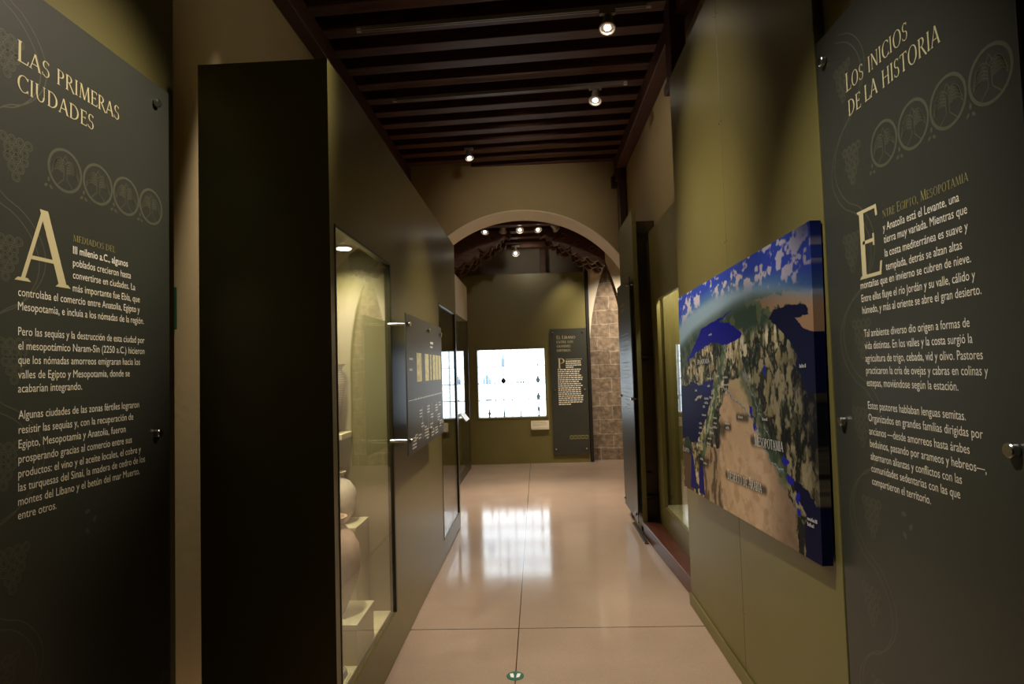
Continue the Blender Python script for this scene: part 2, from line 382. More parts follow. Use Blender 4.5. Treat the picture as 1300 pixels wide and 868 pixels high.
GL = {
 'A': (.78, [st(.06, 0, .38, 1, .06), st(.38, 1, .70, 0, .13), st(.17, .33, .58, .33, .05), sf(.07, 0, .24), sf(.70, 0, .26)]),
 'C': (.80, arc(.47, .5, .43, .52, 48, 312) + [st(.74, .78, .78, .96, .05), st(.74, .22, .78, .04, .05)]),
 'D': (.88, stem(.16) + arc(.30, .5, .52, .5, -90, 90) + [st(.1, .975, .34, .975, .05), st(.1, .025, .34, .025, .05)]),
 'E': (.64, stem(.16) + [st(.1, .975, .56, .975, .05), st(.1, .025, .60, .025, .05), st(.16, .52, .46, .52, .05), st(.55, 1, .57, .84, .05), st(.59, 0, .63, .19, .05), st(.46, .44, .46, .61, .045)]),
 'G': (.86, arc(.47, .5, .43, .52, 48, 312) + [st(.74, .05, .74, .42, T), sf(.74, .44, .27), st(.74, .78, .78, .96, .05)]),
 'H': (.90, stem(.16) + stem(.74) + [st(.16, .52, .74, .52, .05)]),
 'I': (.34, stem(.17)),
 'L': (.60, stem(.16) + [st(.1, .025, .56, .025, .05), st(.55, 0, .59, .20, .05)]),
 'M': (1.02, [st(.12, 0, .20, 1, .05), st(.22, 1, .52, .0, .125), st(.52, 0, .82, 1, .05), st(.84, 1, .90, 0, .13), sf(.12, 0, .22), sf(.90, 0, .26), sf(.16, 1, .2), sf(.86, 1, .2)]),
 'N': (.90, [st(.15, 0, .15, 1, .055), st(.15, 1, .76, 0, .13), st(.76, 0, .76, 1, .055), sf(.15, 0, .24), sf(.76, 1, .24), sf(.11, 1, .2)]),
 'O': (.94, arc(.47, .5, .43, .52, 0, 360, n=36)),
 'P': (.66, stem(.16) + arc(.30, .74, .31, .26, -90, 90, .12, .045) + [st(.12, .975, .34, .975, .05), st(.12, .50, .34, .50, .04)]),
 'R': (.74, stem(.16) + arc(.30, .75, .29, .25, -90, 90, .12, .045) + [st(.12, .975, .34, .975, .05), st(.12, .52, .34, .52, .04), st(.34, .52, .74, -.06, .12)]),
 'S': (.60, arc(.29, .745, .23, .26, 40, 270, .10, .05) + arc(.29, .255, .25, .28, -140, 90, .10, .05) + [st(.47, .80, .49, .96, .045), st(.07, .04, .05, .22, .045)]),
 'T': (.72, stem(.36) + [st(.03, .975, .69, .975, .05), st(.04, .84, .05, 1, .045), st(.68, .84, .67, 1, .045)]),
 'U': (.86, [st(.16, .32, .16, 1, T), st(.70, .32, .70, 1, .055), sf(.16, 1), sf(.70, 1, .24)] + arc(.43, .33, .30, .36, 180, 360, .11, .06)),
 'B': (.70, stem(.16) + arc(.30, .76, .26, .24, -90, 90, .11, .045) + arc(.30, .27, .32, .27, -90, 90, .12, .045) + [st(.12, .975, .34, .975, .05), st(.12, .53, .34, .53, .04), st(.12, .025, .34, .025, .05)]),
 'Y': (.74, [st(.37, 0, .37, .48, T), st(.34, .46, .08, 1, .12), st(.40, .46, .66, 1, .05), sf(.37, 0), sf(.08, 1, .24), sf(.66, 1, .2)]),
 ',': (.26, [[(.08, .1), (.18, .1), (.15, -.04), (.06, -.14)]]), '.': (.26, [[(.07, 0), (.18, 0), (.18, .11), (.07, .11)]]),
 ' ': (.30, []), 
}
GL['Í'] = (.34, GL['I'][1] + [[(.13, 1.1), (.20, 1.1), (.32, 1.28), (.22, 1.28)]])
def serif_line(txt, small=.78):
    """polygons of a line in small capitals, cap height 1"""
    x = 0; out = []
    for ch in txt:
        k = 1 if ch == ch.upper() else small
        adv, ps = GL[ch.upper()]
        for p in ps: out.append([(x + u * k, v * k) for u, v in p])
        x += adv * k + .05
    return out, x - .05
class Sheet:
    """lettering and print lying on a flat board: F maps (u, v, lift) to the world"""
    def __init__(s, F): s.F = F; s.b = MB()
    def poly(s, pts, lift=.0006): 
        s.b.face([s.F(u, v, lift) for u, v in pts])
    def serif(s, txt, u0, v0, u1, cap, small=.78):
        ps, w = serif_line(txt, small); k = (u1 - u0) / w
        for i, p in enumerate(ps): s.poly([(u0 + u * k, v0 + v * cap) for u, v in p], .0010 + .00004 * (i % 5))
    def sans(s, txt, u0, v0, u1, size, bold=0):
        c = bpy.data.curves.new('line', 'FONT'); c.body = txt; c.resolution_u = 3; c.offset = bold
        o = bpy.data.objects.new('line', c); COL.objects.link(o); dg = bpy.context.evaluated_depsgraph_get()
        me = bpy.data.meshes.new_from_object(o.evaluated_get(dg)); bpy.data.objects.remove(o); bpy.data.curves.remove(c)
        xs = [v.co.x for v in me.vertices]; x0, x1 = min(xs), max(xs); k = (u1 - u0) / (x1 - x0) if u1 else size
        vs = [s.b.bm.verts.new(s.F(u0 + (v.co.x - x0) * k, v0 + v.co.y * size, .0011)) for v in me.vertices]
        for f in me.polygons:
            try: s.b.bm.faces.new([vs[i] for i in f.vertices])
            except ValueError: pass
        bpy.data.meshes.remove(me)
    def ribbon(s, pts, w, closed=False, lift=.0004):
        n = len(pts); A = []; B = []
        for i, p in enumerate(pts):
            a = pts[i - 1] if (i or closed) else p; c = pts[(i + 1) % n] if (i < n - 1 or closed) else p
            d = Vector((c[0] - a[0], c[1] - a[1])); d = d.normalized() if d.length else Vector((1, 0)); nx, ny = -d.y * w / 2, d.x * w / 2
            A.append(s.b.bm.verts.new(s.F(p[0] + nx, p[1] + ny, lift))); B.append(s.b.bm.verts.new(s.F(p[0] - nx, p[1] - ny, lift)))
        for i in range(n if closed else n - 1):
            j = (i + 1) % n; s.b.bm.faces.new((A[i], A[j], B[j], B[i]))
    def ring(s, u, v, r, w, n=40, ry=None):
        s.ribbon([(u + r * math.cos(2 * math.pi * i / n), v + (ry or r) * math.sin(2 * math.pi * i / n)) for i in range(n)], w, True)
    def dash(s, u, v, w, h, lift=.0007): s.poly([(u, v), (u + w, v), (u + w, v + h), (u, v + h)], lift)
    def done(s, name, m, parent): return s.b.build(name, m, parent)

def vine(sh, vtop, vbot, u0=.18):
    def cu(v, off=0):
        q = math.cos(2 * math.pi * (v - 2.44) / .555); q = math.copysign(abs(q) ** .7, q)
        return u0 + (.105 + off) * q
    for k in (0, 1):
        pts = []; n = int((vtop - vbot) / .012)
        for i in range(n + 1):
            v = vtop - (vtop - vbot) * i / n; pts.append((cu(v) + (.011 if k else -.011), v + (.016 if k else -.0)))
        sh.ribbon(pts, .0032, lift=.00025 + .0001 * k)
    v = 2.44; side = 1
    while v > vbot:
        if v < vtop + .1:
            cxx = u0 - .015 * side
            for r_, row in enumerate((4, 3, 3, 2, 1)):
                for c_ in range(row):
                    uu = cxx + (c_ - (row - 1) / 2) * .027; vv = v + .055 - r_ * .025
                    if vv < vtop - .02 and vv > vbot + .02: sh.ring(uu, vv, .0125, .0028, 18); 
                    if vv < vtop - .02 and vv > vbot + .02: sh.ring(uu, vv, .0075, .0022, 14)
        v -= .2775; side = -side
def tree_medallion(sh, u, v, r):
    sh.ring(u, v, r, .0085, 48)
    sh.ribbon([(u - .006, v + r * .25), (u - .006, v - r * .45), (u - .03, v - r * .8)], .0026); sh.ribbon([(u + .006, v + r * .25), (u + .006, v - r * .45), (u + .03, v - r * .8)], .0026)
    sh.ribbon([(u, v + r * .72), (u + .009, v + r * .5), (u, v + r * .3), (u - .009, v + r * .5)], .0035, True)
    for s in (-1, 1):
        for k in range(5):
            v0 = v + r * (.42 - .13 * k); L0 = r * (.5 + .05 * min(k, 3))
            pts = [(u + s * (.008 + L0 * j / 6), v0 + r * .16 * math.sin(math.pi * j / 6) - r * .12 * j / 6) for j in range(7)]
            sh.ribbon(pts, .0045)
            for j in range(1, 7):
                p0 = pts[j]; sh.ribbon([p0, (p0[0] + s * .003, p0[1] - r * .085)], .003)
def leaf(sh, u, v, a, L0=.014):
    pts = []
    for i in range(12):
        q = 2 * math.pi * i / 12; x = L0 / 2 * math.cos(q); y = L0 * .3 * math.sin(q); pts.append((u + x * math.cos(a) - y * math.sin(a), v + x * math.sin(a) + y * math.cos(a)))
    sh.poly(pts)
def medallions(sh, us, v, r):
    for u in us:
        tree_medallion(sh, u, v, r)
        leaf(sh, u - r * 1.0, v - r * .72, 1.6); leaf(sh, u - r * 1.15, v - r * 1.02, .6); leaf(sh, u - r * .86, v - r * 1.05, 2.4)

# ------------------------------------------------------------------ big text panels
def panel_frame(loc, F, w, z0, z1, thick, label, stand, bolts, bm=None, name='text_panel', cat='information panel', group=None):
    t = thing(name, loc, label, cat, group)
    b = MB(); P = [F(0, z0, -thick), F(w, z1, 0)]
    b.box(*P[0], *P[1], .0015).build('board', bm or M['board'], t)
    first = None
    for u, v in bolts:
        q = MB(); q.cyl(F(u, v, -thick - stand + .0025), F(u, v, .015), .0105, 16).cyl(F(u, v, .0005), F(u, v, .018), .0155, 20, .0025)
        q.build('bolt', M['steel'], t, True)
    return t
XL = -1.41; U0 = 1.365
FL = lambda u, v, h: (XL + h, U0 + u, v)
pl = panel_frame((XL, 1.8, .04), FL, .88, .04, 2.672, .008, 'tall slate green text panel headed Las primeras ciudades on the left wall', .052,
                 [(u, v) for u in (.085, .797) for v in (2.595, 1.355, .115)])
for a_ in (('Las', .193, 2.446, .308, .060), ('primeras', .331, 2.446, .602, .047, 1.0), ('ciudades', .195, 2.364, .484, .047, 1.0)):
    s = Sheet(FL); s.serif(*a_); s.done('title_word', M['gold'], pl)
s = Sheet(FL); s.serif('A', .203, 1.835, .378, .215); s.done('drop_cap', M['gold'], pl)
s = Sheet(FL); s.serif('MEDIADOS DEL', .397, 1.984, .581, .020); s.done('subtitle', M['gold_dim'], pl)
lines = [("III milenio a.C., algunos", 1.762, 1.946, 2.008), ("poblados crecieron hasta", 1.762, 1.907, 2.024), ("convertirse en ciudades. La", 1.762, 1.869, 2.046),
 ("más importante fue Ebla, que", 1.762, 1.829, 2.07), ("controlaba el comercio entre Anatolia, Egipto y", 1.569, 1.792, 2.07), ("Mesopotamia, e incluía a los nómadas de la región.", 1.569, 1.753, 2.092),
 ("Pero las sequías y la destrucción de esta ciudad por", 1.57, 1.684, 2.095), ("el mesopotámico Naram-Sin (2250 a.C.) hicieron", 1.571, 1.645, 2.095), ("que los nómadas amorreos emigraran hacia los", 1.571, 1.606, 2.071),
 ("valles de Egipto y Mesopotamia, donde se", 1.571, 1.566, 2.017), ("acabarían integrando.", 1.571, 1.528, 1.8), ("Algunas ciudades de las zonas fértiles lograron", 1.573, 1.456, 2.066),
 ("resistir las sequías y, con la recuperación de", 1.574, 1.416, 2.035), ("Egipto, Mesopotamia y Anatolia, fueron", 1.574, 1.377, 1.996), ("prosperando gracias al comercio entre sus", 1.574, 1.337, 2.028),
 ("productos: el vino y el aceite locales, el cobre y", 1.574, 1.298, 2.075), ("las turquesas del Sinaí, la madera de cedro de los", 1.574, 1.261, 2.097), ("montes del Líbano y el betún del mar Muerto,", 1.574, 1.223, 2.068), ("entre otros.", 1.574, 1.186, 1.704)]
for i0, i1 in ((0, 6), (6, 11), (11, 19)):
    s = Sheet(FL)
    for i in range(i0, i1):
        tx, a, v, e = lines[i]; s.sans(tx, a - U0, v, e - U0, .0335, .012 if i == 0 else 0)
    s.done('paragraph', M['cream_ink'], pl)
s = Sheet(FL); vine(s, 2.62, .1); medallions(s, (.367, .503, .637, .771), 2.192, .0625)
s.ring(.833, .46, .018, .003); s.ring(.833, .46, .010, .003)
for k in (0, 1, 2): leaf(s, .46 + .03 * (k % 2), 1.15 - .03 * k, k * 1.1, .022)
s.done('ornament', M['orn'], pl)

XR = .956; V0 = 2.114; KR = .937
FR = lambda u, v, h: (XR - h, KR * (V0 - u), EYE + (v - EYE) * KR)
pr_ = panel_frame((XR, 1.6, .135), FR, .855, .04, 2.665, .008, 'tall slate green text panel headed Los inicios de la historia on the right wall', .021,
                 [(u, v) for u in (.06, .777) for v in (2.575, 1.345, .115)])
for a_ in (('Los', .184, 2.405, .289, .060), ('inicios', .313, 2.405, .507, .047, 1.0), ('de', .191, 2.324, .266, .050, 1.0), ('la', .286, 2.327, .356, .050, 1.0), ('historia', .379, 2.326, .628, .050, 1.0)):
    s = Sheet(FR); s.serif(*a_); s.done('title_word', M['gold'], pr_)
s = Sheet(FR); s.serif('E', .200, 1.797, .326, .212); s.done('drop_cap', M['gold'], pr_)
s = Sheet(FR); s.serif('ntre Egipto, Mesopotamia', .344, 1.958, .691, .027, .8); s.done('subtitle', M['gold_dim'], pr_)
lines = [("y Anatolia está el Levante, una", 1.772, 1.9195, 1.457), ("tierra muy variada. Mientras que", 1.771, 1.884, 1.433), ("la costa mediterránea es suave y", 1.770, 1.844, 1.434), ("templada, detrás se alzan altas", 1.769, 1.8045, 1.457),
 ("montañas que en invierno se cubren de nieve.", 1.908, 1.768, 1.431), ("Entre ellas fluye el río Jordán y su valle, cálido y", 1.907, 1.727, 1.421), ("húmedo, y más al oriente se abre el gran desierto.", 1.906, 1.690, 1.405),
 ("Tal ambiente diverso dio origen a formas de", 1.904, 1.618, 1.449), ("vida distintas. En los valles y la costa surgió la", 1.904, 1.580, 1.443), ("agricultura de trigo, cebada, vid y olivo. Pastores", 1.904, 1.541, 1.414),
 ("practicaron la cría de ovejas y cabras en colinas y", 1.904, 1.504, 1.401), ("estepas, moviéndose según la estación.", 1.904, 1.466, 1.501),
 ("Estos pastores hablaban lenguas semitas.", 1.905, 1.396, 1.482), ("Organizados en grandes familias dirigidas por", 1.906, 1.358, 1.430), ("ancianos —desde amorreos hasta árabes", 1.906, 1.317, 1.476),
 ("beduinos, pasando por arameos y hebreos—,", 1.906, 1.279, 1.426), ("alternaron alianzas y conflictos con las", 1.906, 1.240, 1.509), ("comunidades sedentarias con las que", 1.906, 1.203, 1.518), ("compartieron el territorio.", 1.906, 1.164, 1.631)]
for i0, i1 in ((0, 7), (7, 12), (12, 19)):
    s = Sheet(FR)
    for tx, a, v, e in lines[i0:i1]: s.sans(tx, V0 - a, v, V0 - e, .0335)
    s.done('paragraph', M['cream_ink'], pr_)
s = Sheet(FR); vine(s, 2.6, .1); medallions(s, (.368, .503, .638, .775), 2.170, .0625)
for k in (0, 1, 2): leaf(s, .36 + .03 * (k % 2), 1.11 - .03 * k, k * 1.1, .022)
s.done('ornament', M['orn'], pr_)

# ------------------------------------------------------------------ map on the right wall
def value_noise(h, w, cells_y, cells_x, seed):
    g = np.random.RandomState(seed).rand(cells_y + 2, cells_x + 2)
    y = np.linspace(0, cells_y, h); x = np.linspace(0, cells_x, w); yi = y.astype(int); xi = x.astype(int)
    fy = (y - yi)[:, None]; fx = (x - xi)[None]; fy = fy * fy * (3 - 2 * fy); fx = fx * fx * (3 - 2 * fx)
    a = g[np.ix_(yi, xi)]; b = g[np.ix_(yi, xi + 1)]; c = g[np.ix_(yi + 1, xi)]; d = g[np.ix_(yi + 1, xi + 1)]
    return (a * (1 - fx) + b * fx) * (1 - fy) + (c * (1 - fx) + d * fx) * fy
def fbm(h, w, cy, cx, seed, o=4):
    t = np.zeros((h, w)); amp = 1; tot = 0
    for k in range(o): t += amp * value_noise(h, w, cy * 2 ** k, cx * 2 ** k, seed + k); tot += amp; amp *= .55
    return t / tot
def inside(X, Y, poly):
    r = np.zeros(X.shape, bool); n = len(poly)
    for i in range(n):
        x0, y0 = poly[i]; x1, y1 = poly[(i + 1) % n]
        if y0 == y1: continue
        c = ((y0 > Y) != (y1 > Y)) & (X < (x1 - x0) * (Y - y0) / (y1 - y0) + x0); r ^= c
    return r
def seg_dist(X, Y, pts, ax=1.45):
    d = np.full(X.shape, 9.)
    for (x0, y0), (x1, y1) in zip(pts, pts[1:]):
        vx, vy = (x1 - x0) * ax, y1 - y0; L2 = vx * vx + vy * vy + 1e-9
        q = np.clip(((X - x0) * ax * vx + (Y - y0) * vy) / L2, 0, 1)
        d = np.minimum(d, np.hypot((X - x0) * ax - q * vx, Y - y0 - q * vy))
    return d
def map_colours(h, w):
    t, s = np.meshgrid(np.linspace(0, 1, h), np.linspace(0, 1, w), indexing='ij')
    n1 = fbm(h, w, 18, 26, 3); n2 = fbm(h, w, 40, 60, 11, 3); n3 = fbm(h, w, 7, 10, 23); n4 = fbm(h, w, 14, 46, 31, 4)
    S_ = s + (n2 - .5) * .030; T_ = t + (fbm(h, w, 38, 56, 51, 3) - .5) * .030
    C = np.zeros((h, w, 3))
    def put(mask, col, k=1.0): 
        m = (mask * k)[..., None] if mask.dtype != bool else (mask.astype(float) * k)[..., None]
        C[:] = C * (1 - m) + np.array(col) * m
    sm = lambda x, a, b: np.clip((x - a) / (b - a), 0, 1) ** 2 * (3 - 2 * np.clip((x - a) / (b - a), 0, 1))
    # rugged land: tan ridges with black folds and green
    rA = np.abs(fbm(h, w, 13, 26, 71, 4) * 2 - 1); rB = np.abs(fbm(h, w, 20, 44, 81, 3) * 2 - 1); nf = fbm(h, w, 20, 44, 99, 4)
    put(np.ones((h, w)), (.035, .035, .02)); put(sm(n4, .46, .56), (.38, .32, .16)); put(sm(nf, .50, .62), (.60, .52, .33), .85)
    put(sm(n3, .54, .66), (.05, .085, .04), .55)
    put(1 - sm(rA, .05, .15), (.008, .010, .008), .95); put((1 - sm(rB, .02, .12)) * sm(n1, .4, .5), (.01, .011, .008), .9)
    put(sm(nf, .58, .66) * sm(n1, .48, .56), (.80, .72, .55), .85)
    # eastern mountains darker
    put(sm(s, .62, .9) * sm(t, .3, .45), (.006, .007, .006), .62); put(sm(s - .25 * (t - .5), .84, .97) * sm(t, .25, .4), (.005, .005, .010), .8)
    put(sm(nf, .55, .66) * sm(s, .62, .72) * sm(t, .34, .42) * (1 - sm(s - .2 * (t - .5), .88, .97)), (.30, .25, .14), .75)
    # desert
    des = [(.53, .475), (.656, .528), (.667, .606), (.74, .70), (.80, .761), (.885, .857), (.90, .993), (.882, 1.1), (.40, 1.1), (.415, .985), (.385, .853), (.41, .707), (.42, .576), (.47, .504)]
    d2 = [(.50, .45), (.614, .434), (.655, .501), (.673, .556), (.622, .559), (.56, .54), (.49, .51)]
    put(inside(S_, T_, des), (.58, .40, .26)); put(inside(S_, T_, d2), (.50, .40, .22))
    dm = inside(S_, T_, des)
    put(dm * sm(n1, .42, .62), (.66, .47, .32), .7); put(dm * sm(fbm(h, w, 26, 30, 91), .5, .66), (.40, .24, .15), .45)
    put(dm * sm(s, .48, .66) * (1 - sm(t, .55, .72)), (.42, .34, .17), .5)
    put(dm * sm(s + .12 * (t - .7), .70, .90), (.10, .06, .04), .75)
    # folded brown hills low left, green levant and river plain
    low = inside(S_, T_, [(.24, .76), (.40, .74), (.42, 1.01), (.23, 1.01)]); put(low, (.42, .30, .19)); put(low * sm(n4, .47, .56), (.10, .07, .05), .9)
    put(inside(S_, T_, [(0, .76), (.12, .76), (.12, 1), (0, 1)]), (.12, .075, .05)); put(inside(S_, T_, [(.03, .73), (.12, .75), (.09, .82), (.02, .80)]), (.03, .06, .03))
    lev = seg_dist(S_, T_, [(.47, .30), (.45, .40), (.39, .47), (.36, .55), (.31, .64), (.27, .73), (.24, .80)]); put(1 - sm(lev, .012, .035), (.07, .14, .07), .8)
    put(1 - sm(seg_dist(S_, T_, [(.37, .5), (.33, .60), (.28, .70)]), .004, .012), (.5, .52, .35), .8)
    me = seg_dist(S_, T_, [(.61, .44), (.66, .50), (.70, .58), (.74, .66), (.80, .72), (.84, .77)]); put(1 - sm(me, .015, .06), (.05, .085, .05), .75)
    # northern plains, haze, sky
    yT = np.interp(s, [0, .154, .38, .559, .767, .888, 1], [.139, .09, .072, .078, .112, .142, .181]); yB = np.interp(s, [0, .17, .373, .555, .702, .844, 1], [.262, .205, .172, .150, .146, .170, .211])
    nb = np.interp(s, [0, .12, .3, .5, .7, 1], [.40, .33, .27, .26, .27, .25])
    put(1 - sm(t, nb - .02, nb + .04), (.038, .065, .045)); put((1 - sm(t, nb - .02, nb + .02)) * sm(n1, .5, .62), (.16, .18, .09), .5)
    put(inside(S_, T_, [(.70, .165), (.885, .178), (1.03, .20), (1.04, .36), (.955, .31), (.92, .27), (.97, .24), (.92, .222), (.80, .222)]), (.30, .18, .10))
    dk = 1 - .72 * sm(s, .70, 1.0)  # weaker haze at the right end, lamp falloff painted into the print
    hz = (1 - sm(t, yB - .01, yB + .05)); put(hz, (.15, .22, .26), .6)
    put((1 - sm(t, yB - .035, yB + .015)) * dk, (.30, .44, .58)); put(1 - sm(t, yT - .005, yT + .045), (.10, .22, .50)); put(1 - sm(t, yT - .05, yT + .012), (.045, .085, .55))
    cl = sm(fbm(h, w, 34, 40, 120, 3) + .5 * (fbm(h, w, 12, 12, 140, 2) - .5), .52, .64); put(cl * (1 - sm(t, yT - .02, yT + .045)), (.74, .68, .76), .85)
    put((1 - sm(t, yB - .03, yB + .01)) * sm(s, .72, 1.0), (.012, .018, .075), .72)  # sky darkened to the right, lamp falloff painted into the print
    put((1 - sm(t, 0, .10)) * sm(s, .86, .99), (.006, .008, .05), .85)  # top right corner darkened further, same painted falloff
    # seas, lakes, rivers
    bs = [(.055, .351), (.124, .318), (.21, .25), (.265, .205), (.351, .195), (.46, .185), (.553, .167), (.50, .185), (.438, .2), (.533, .224), (.616, .278), (.6, .292), (.485, .306), (.366, .277), (.211, .312)]
    put(inside(S_ * .5 + s * .5, T_ * .5 + t * .5, bs), (.006, .005, .27))
    med = [(-.03, .47), (.086, .468), (.141, .446), (.228, .47), (.31, .449), (.374, .446), (.361, .475), (.344, .504), (.342, .533), (.306, .584), (.267, .64), (.243, .673), (.21, .713), (.177, .746), (.105, .756), (.066, .73), (-.03, .758)]
    mm = inside(S_ * .5 + s * .5, T_ * .5 + t * .5, med); put(mm, (.005, .006, .055)); put(mm * sm(s, .1, .3) * (1 - sm(t, .47, .56)), (.006, .006, .16), .8)
    cas = [(.785, .247), (.819, .223), (.922, .224), (.972, .241), (.983, .269), (.92, .267), (.955, .305), (.989, .322), (1.04, .329), (1.04, .502), (.961, .503), (.946, .461), (.912, .409), (.924, .39), (.896, .342), (.848, .296)]
    cm = inside(S_ * .4 + s * .6, T_ * .4 + t * .6, cas); put(cm, (.005, .006, .032))
    gu = [(.833, .761), (.879, .774), (.933, .853), (.945, .904), (.93, .993), (.94, 1.06), (1.06, 1.06), (1.06, .838), (.996, .833), (.96, .803), (.9, .776)]
    put(inside(S_, T_, gu), (.005, .006, .035)); put(sm(s, .9, 1) * sm(t, .75, .95), (.007, .008, .035), .8)
    for pl_ in ([(.11, .78), (.135, .852), (.165, .985), (.085, .985), (.10, .857)], [(.219, .842), (.236, .854), (.242, .99), (.185, .99), (.184, .906)]): put(inside(S_ * .3 + s * .7, t, pl_), (.014, .014, .16))
    for pts, r in (([(.60, .555), (.674, .61), (.707, .67), (.76, .72), (.785, .748), (.84, .765)], .0045), ([(.45, .475), (.528, .524), (.606, .564)], .004), ([(.622, .43), (.676, .516), (.74, .62), (.80, .71)], .003)):
        put(seg_dist(S_, T_, pts) < r, (.10, .16, .22), .9); put(seg_dist(S_ + .004, T_ + .005, pts) < r * .5, (.42, .46, .42), .7)
    for x, y, rx, ry in ((.661, .575, .012, .024), (.678, .627, .010, .016), (.847, .728, .018, .014), (.873, .785, .016, .018), (.908, .83, .012, .014), (.906, .868, .010, .010), (.754, .424, .008, .016)):
        put(((S_ - x) / rx) ** 2 + ((T_ - y) / ry) ** 2 < 1, (.014, .016, .34))
    put(inside(S_, T_, [(.173, .546), (.185, .524), (.242, .513), (.253, .526), (.211, .532)]), (.50, .46, .36))
    # dark patches printed behind the place names
    for x0, x1, y, hh in ((.46, .73, .848, .022), (.66, .85, .680, .024), (.20, .35, .357, .022), (.0, .10, .80, .02), (.56, .63, .600, .02), (.72, .78, .598, .016), (.46, .50, .645, .02), (.44, .52, .438, .016), (.36, .44, .66, .04), (.29, .40, .715, .03), (.18, .28, .83, .03)):
        cx_ = np.clip(s, x0, x1); d = np.hypot((s - cx_) * 1.45, t - y); put(1 - sm(d, hh * .3, hh * 1.3), (.02, .017, .015), .82)
    return C
def wall_map():
    TL, TR, BR, BL = (Vector(v) for v in ((.862, 3.630, 1.948), (.911, 1.99, 2.010), (.905, 1.99, .880), (.858, 3.660, .824)))
    BR = TR + (BL - TL) * ((BR - TR).length / (BL - TL).length)
    ex = (TR - TL).normalized(); ez = (TL - BL).normalized(); nz = ex.cross(ez).normalized()
    if nz.x > 0: nz = -nz
    t = thing('relief_map', (.91, 2.8, .83), 'large satellite picture map of the Near East on the right olive wall', 'map')
    h, w = 430, 640; C = map_colours(h, w)
    tt, ss = np.meshgrid(np.linspace(0, 1, h), np.linspace(0, 1, w), indexing='ij')
    A = [np.array(v) for v in (TL, TR, BR, BL)]
    P = ((1 - ss) * (1 - tt))[..., None] * A[0] + (ss * (1 - tt))[..., None] * A[1] + (ss * tt)[..., None] * A[2] + ((1 - ss) * tt)[..., None] * A[3]
    P = P - np.array(wloc(t)); D = -np.array(nz) * .036
    # front sheet with wrapped edges, one closed block
    Cs = C.reshape(-1, 3); V = P.reshape(-1, 3); idx = np.arange(h * w).reshape(h, w)
    F = np.stack([idx[:-1, :-1], idx[1:, :-1], idx[1:, 1:], idx[:-1, 1:]], -1).reshape(-1, 4)
    rim = np.concatenate([idx[0, :-1], idx[:-1, -1], idx[-1, :0:-1], idx[:0:-1, 0]])
    nb = len(rim); V2 = V[rim] + D; C2 = Cs[rim]; base = h * w
    e = np.arange(nb); e2 = (e + 1) % nb
    F2 = np.stack([rim[e], rim[e2], base + e2, base + e], -1)
    F = np.concatenate([F, F2]); V = np.concatenate([V, V2]); Cs = np.concatenate([Cs, C2])
    me = bpy.data.meshes.new('printed_canvas'); me.from_pydata(V.tolist(), [], F.tolist())
    at = me.color_attributes.new('print', 'FLOAT_COLOR', 'POINT'); at.data.foreach_set('color', np.c_[Cs, np.ones(len(Cs))].astype(np.float32).ravel())
    m = mat('map_print', (.2, .2, .2), .5, spec=.04); N = m.node_tree.nodes; a = N.new('ShaderNodeAttribute'); a.attribute_name = 'print'
    m.node_tree.links.new(a.outputs['Color'], N['Principled BSDF'].inputs['Base Color']); me.materials.append(m)
    o = bpy.data.objects.new('printed_canvas', me); COL.objects.link(o); o.parent = t
    bk = MB(); q = -nz * .02
    for f in (.2, .8):
        for g in (.15, .85):
            c = TL.lerp(TR, f).lerp(BL.lerp(BR, f), g); c = c - nz * .034
            MB().cyl(c, (.9485, c.y, c.z), .02, 12).build('wall_fixing', M['black'], t)
    wd, hg = (TR - TL).length, (TL - BL).length
    FM = lambda u, v, l: tuple(TL + ex * (u * wd) - ez * (v * hg) + nz * (l + .0008))
    FMf = lambda u, v, l: FM(u, -v, l)
    for tx, u0, u1, t0, cap in (('Mesopotamia', .676, .842, .698, .042), ('Desierto de Arabia', .469, .712, .864, .042), ('Anatolia', .211, .338, .369, .026), ('Egipto', .004, .082, .812, .026)):
        sh = Sheet(FMf); sh.serif(tx, u0, -t0, u1, cap, .78); sh.done('region_name', M['white_ink'], t)
    rnd = random.Random(4)
    for x, y in ((.34, .248), (.455, .444), (.395, .437), (.315, .444), (.31, .478), (.175, .498), (.43, .482), (.459, .475), (.40, .526), (.568, .604), (.36, .62), (.46, .637), (.327, .53), (.275, .536), (.273, .556), (.257, .575), (.243, .613), (.21, .655),
                 (.209, .676), (.2, .703), (.36, .643), (.315, .667), (.35, .662), (.32, .69), (.297, .718), (.285, .742), (.35, .745), (.467, .655), (.195, .74), (.18, .764), (.21, .826), (.245, .84), (.73, .602), (.945, .888), (.945, .905), (.935, .427)):
        L0 = rnd.uniform(.022, .042); q = 0; sh = Sheet(FMf)
        while q < L0:
            ww = rnd.uniform(.002, .0042); hh = rnd.choice((.0075, .0075, .011)); sh.dash(x + q, -y, ww, hh); q += ww + .0016
        sh.done('place_name', M['place_ink'], t)
wall_map()

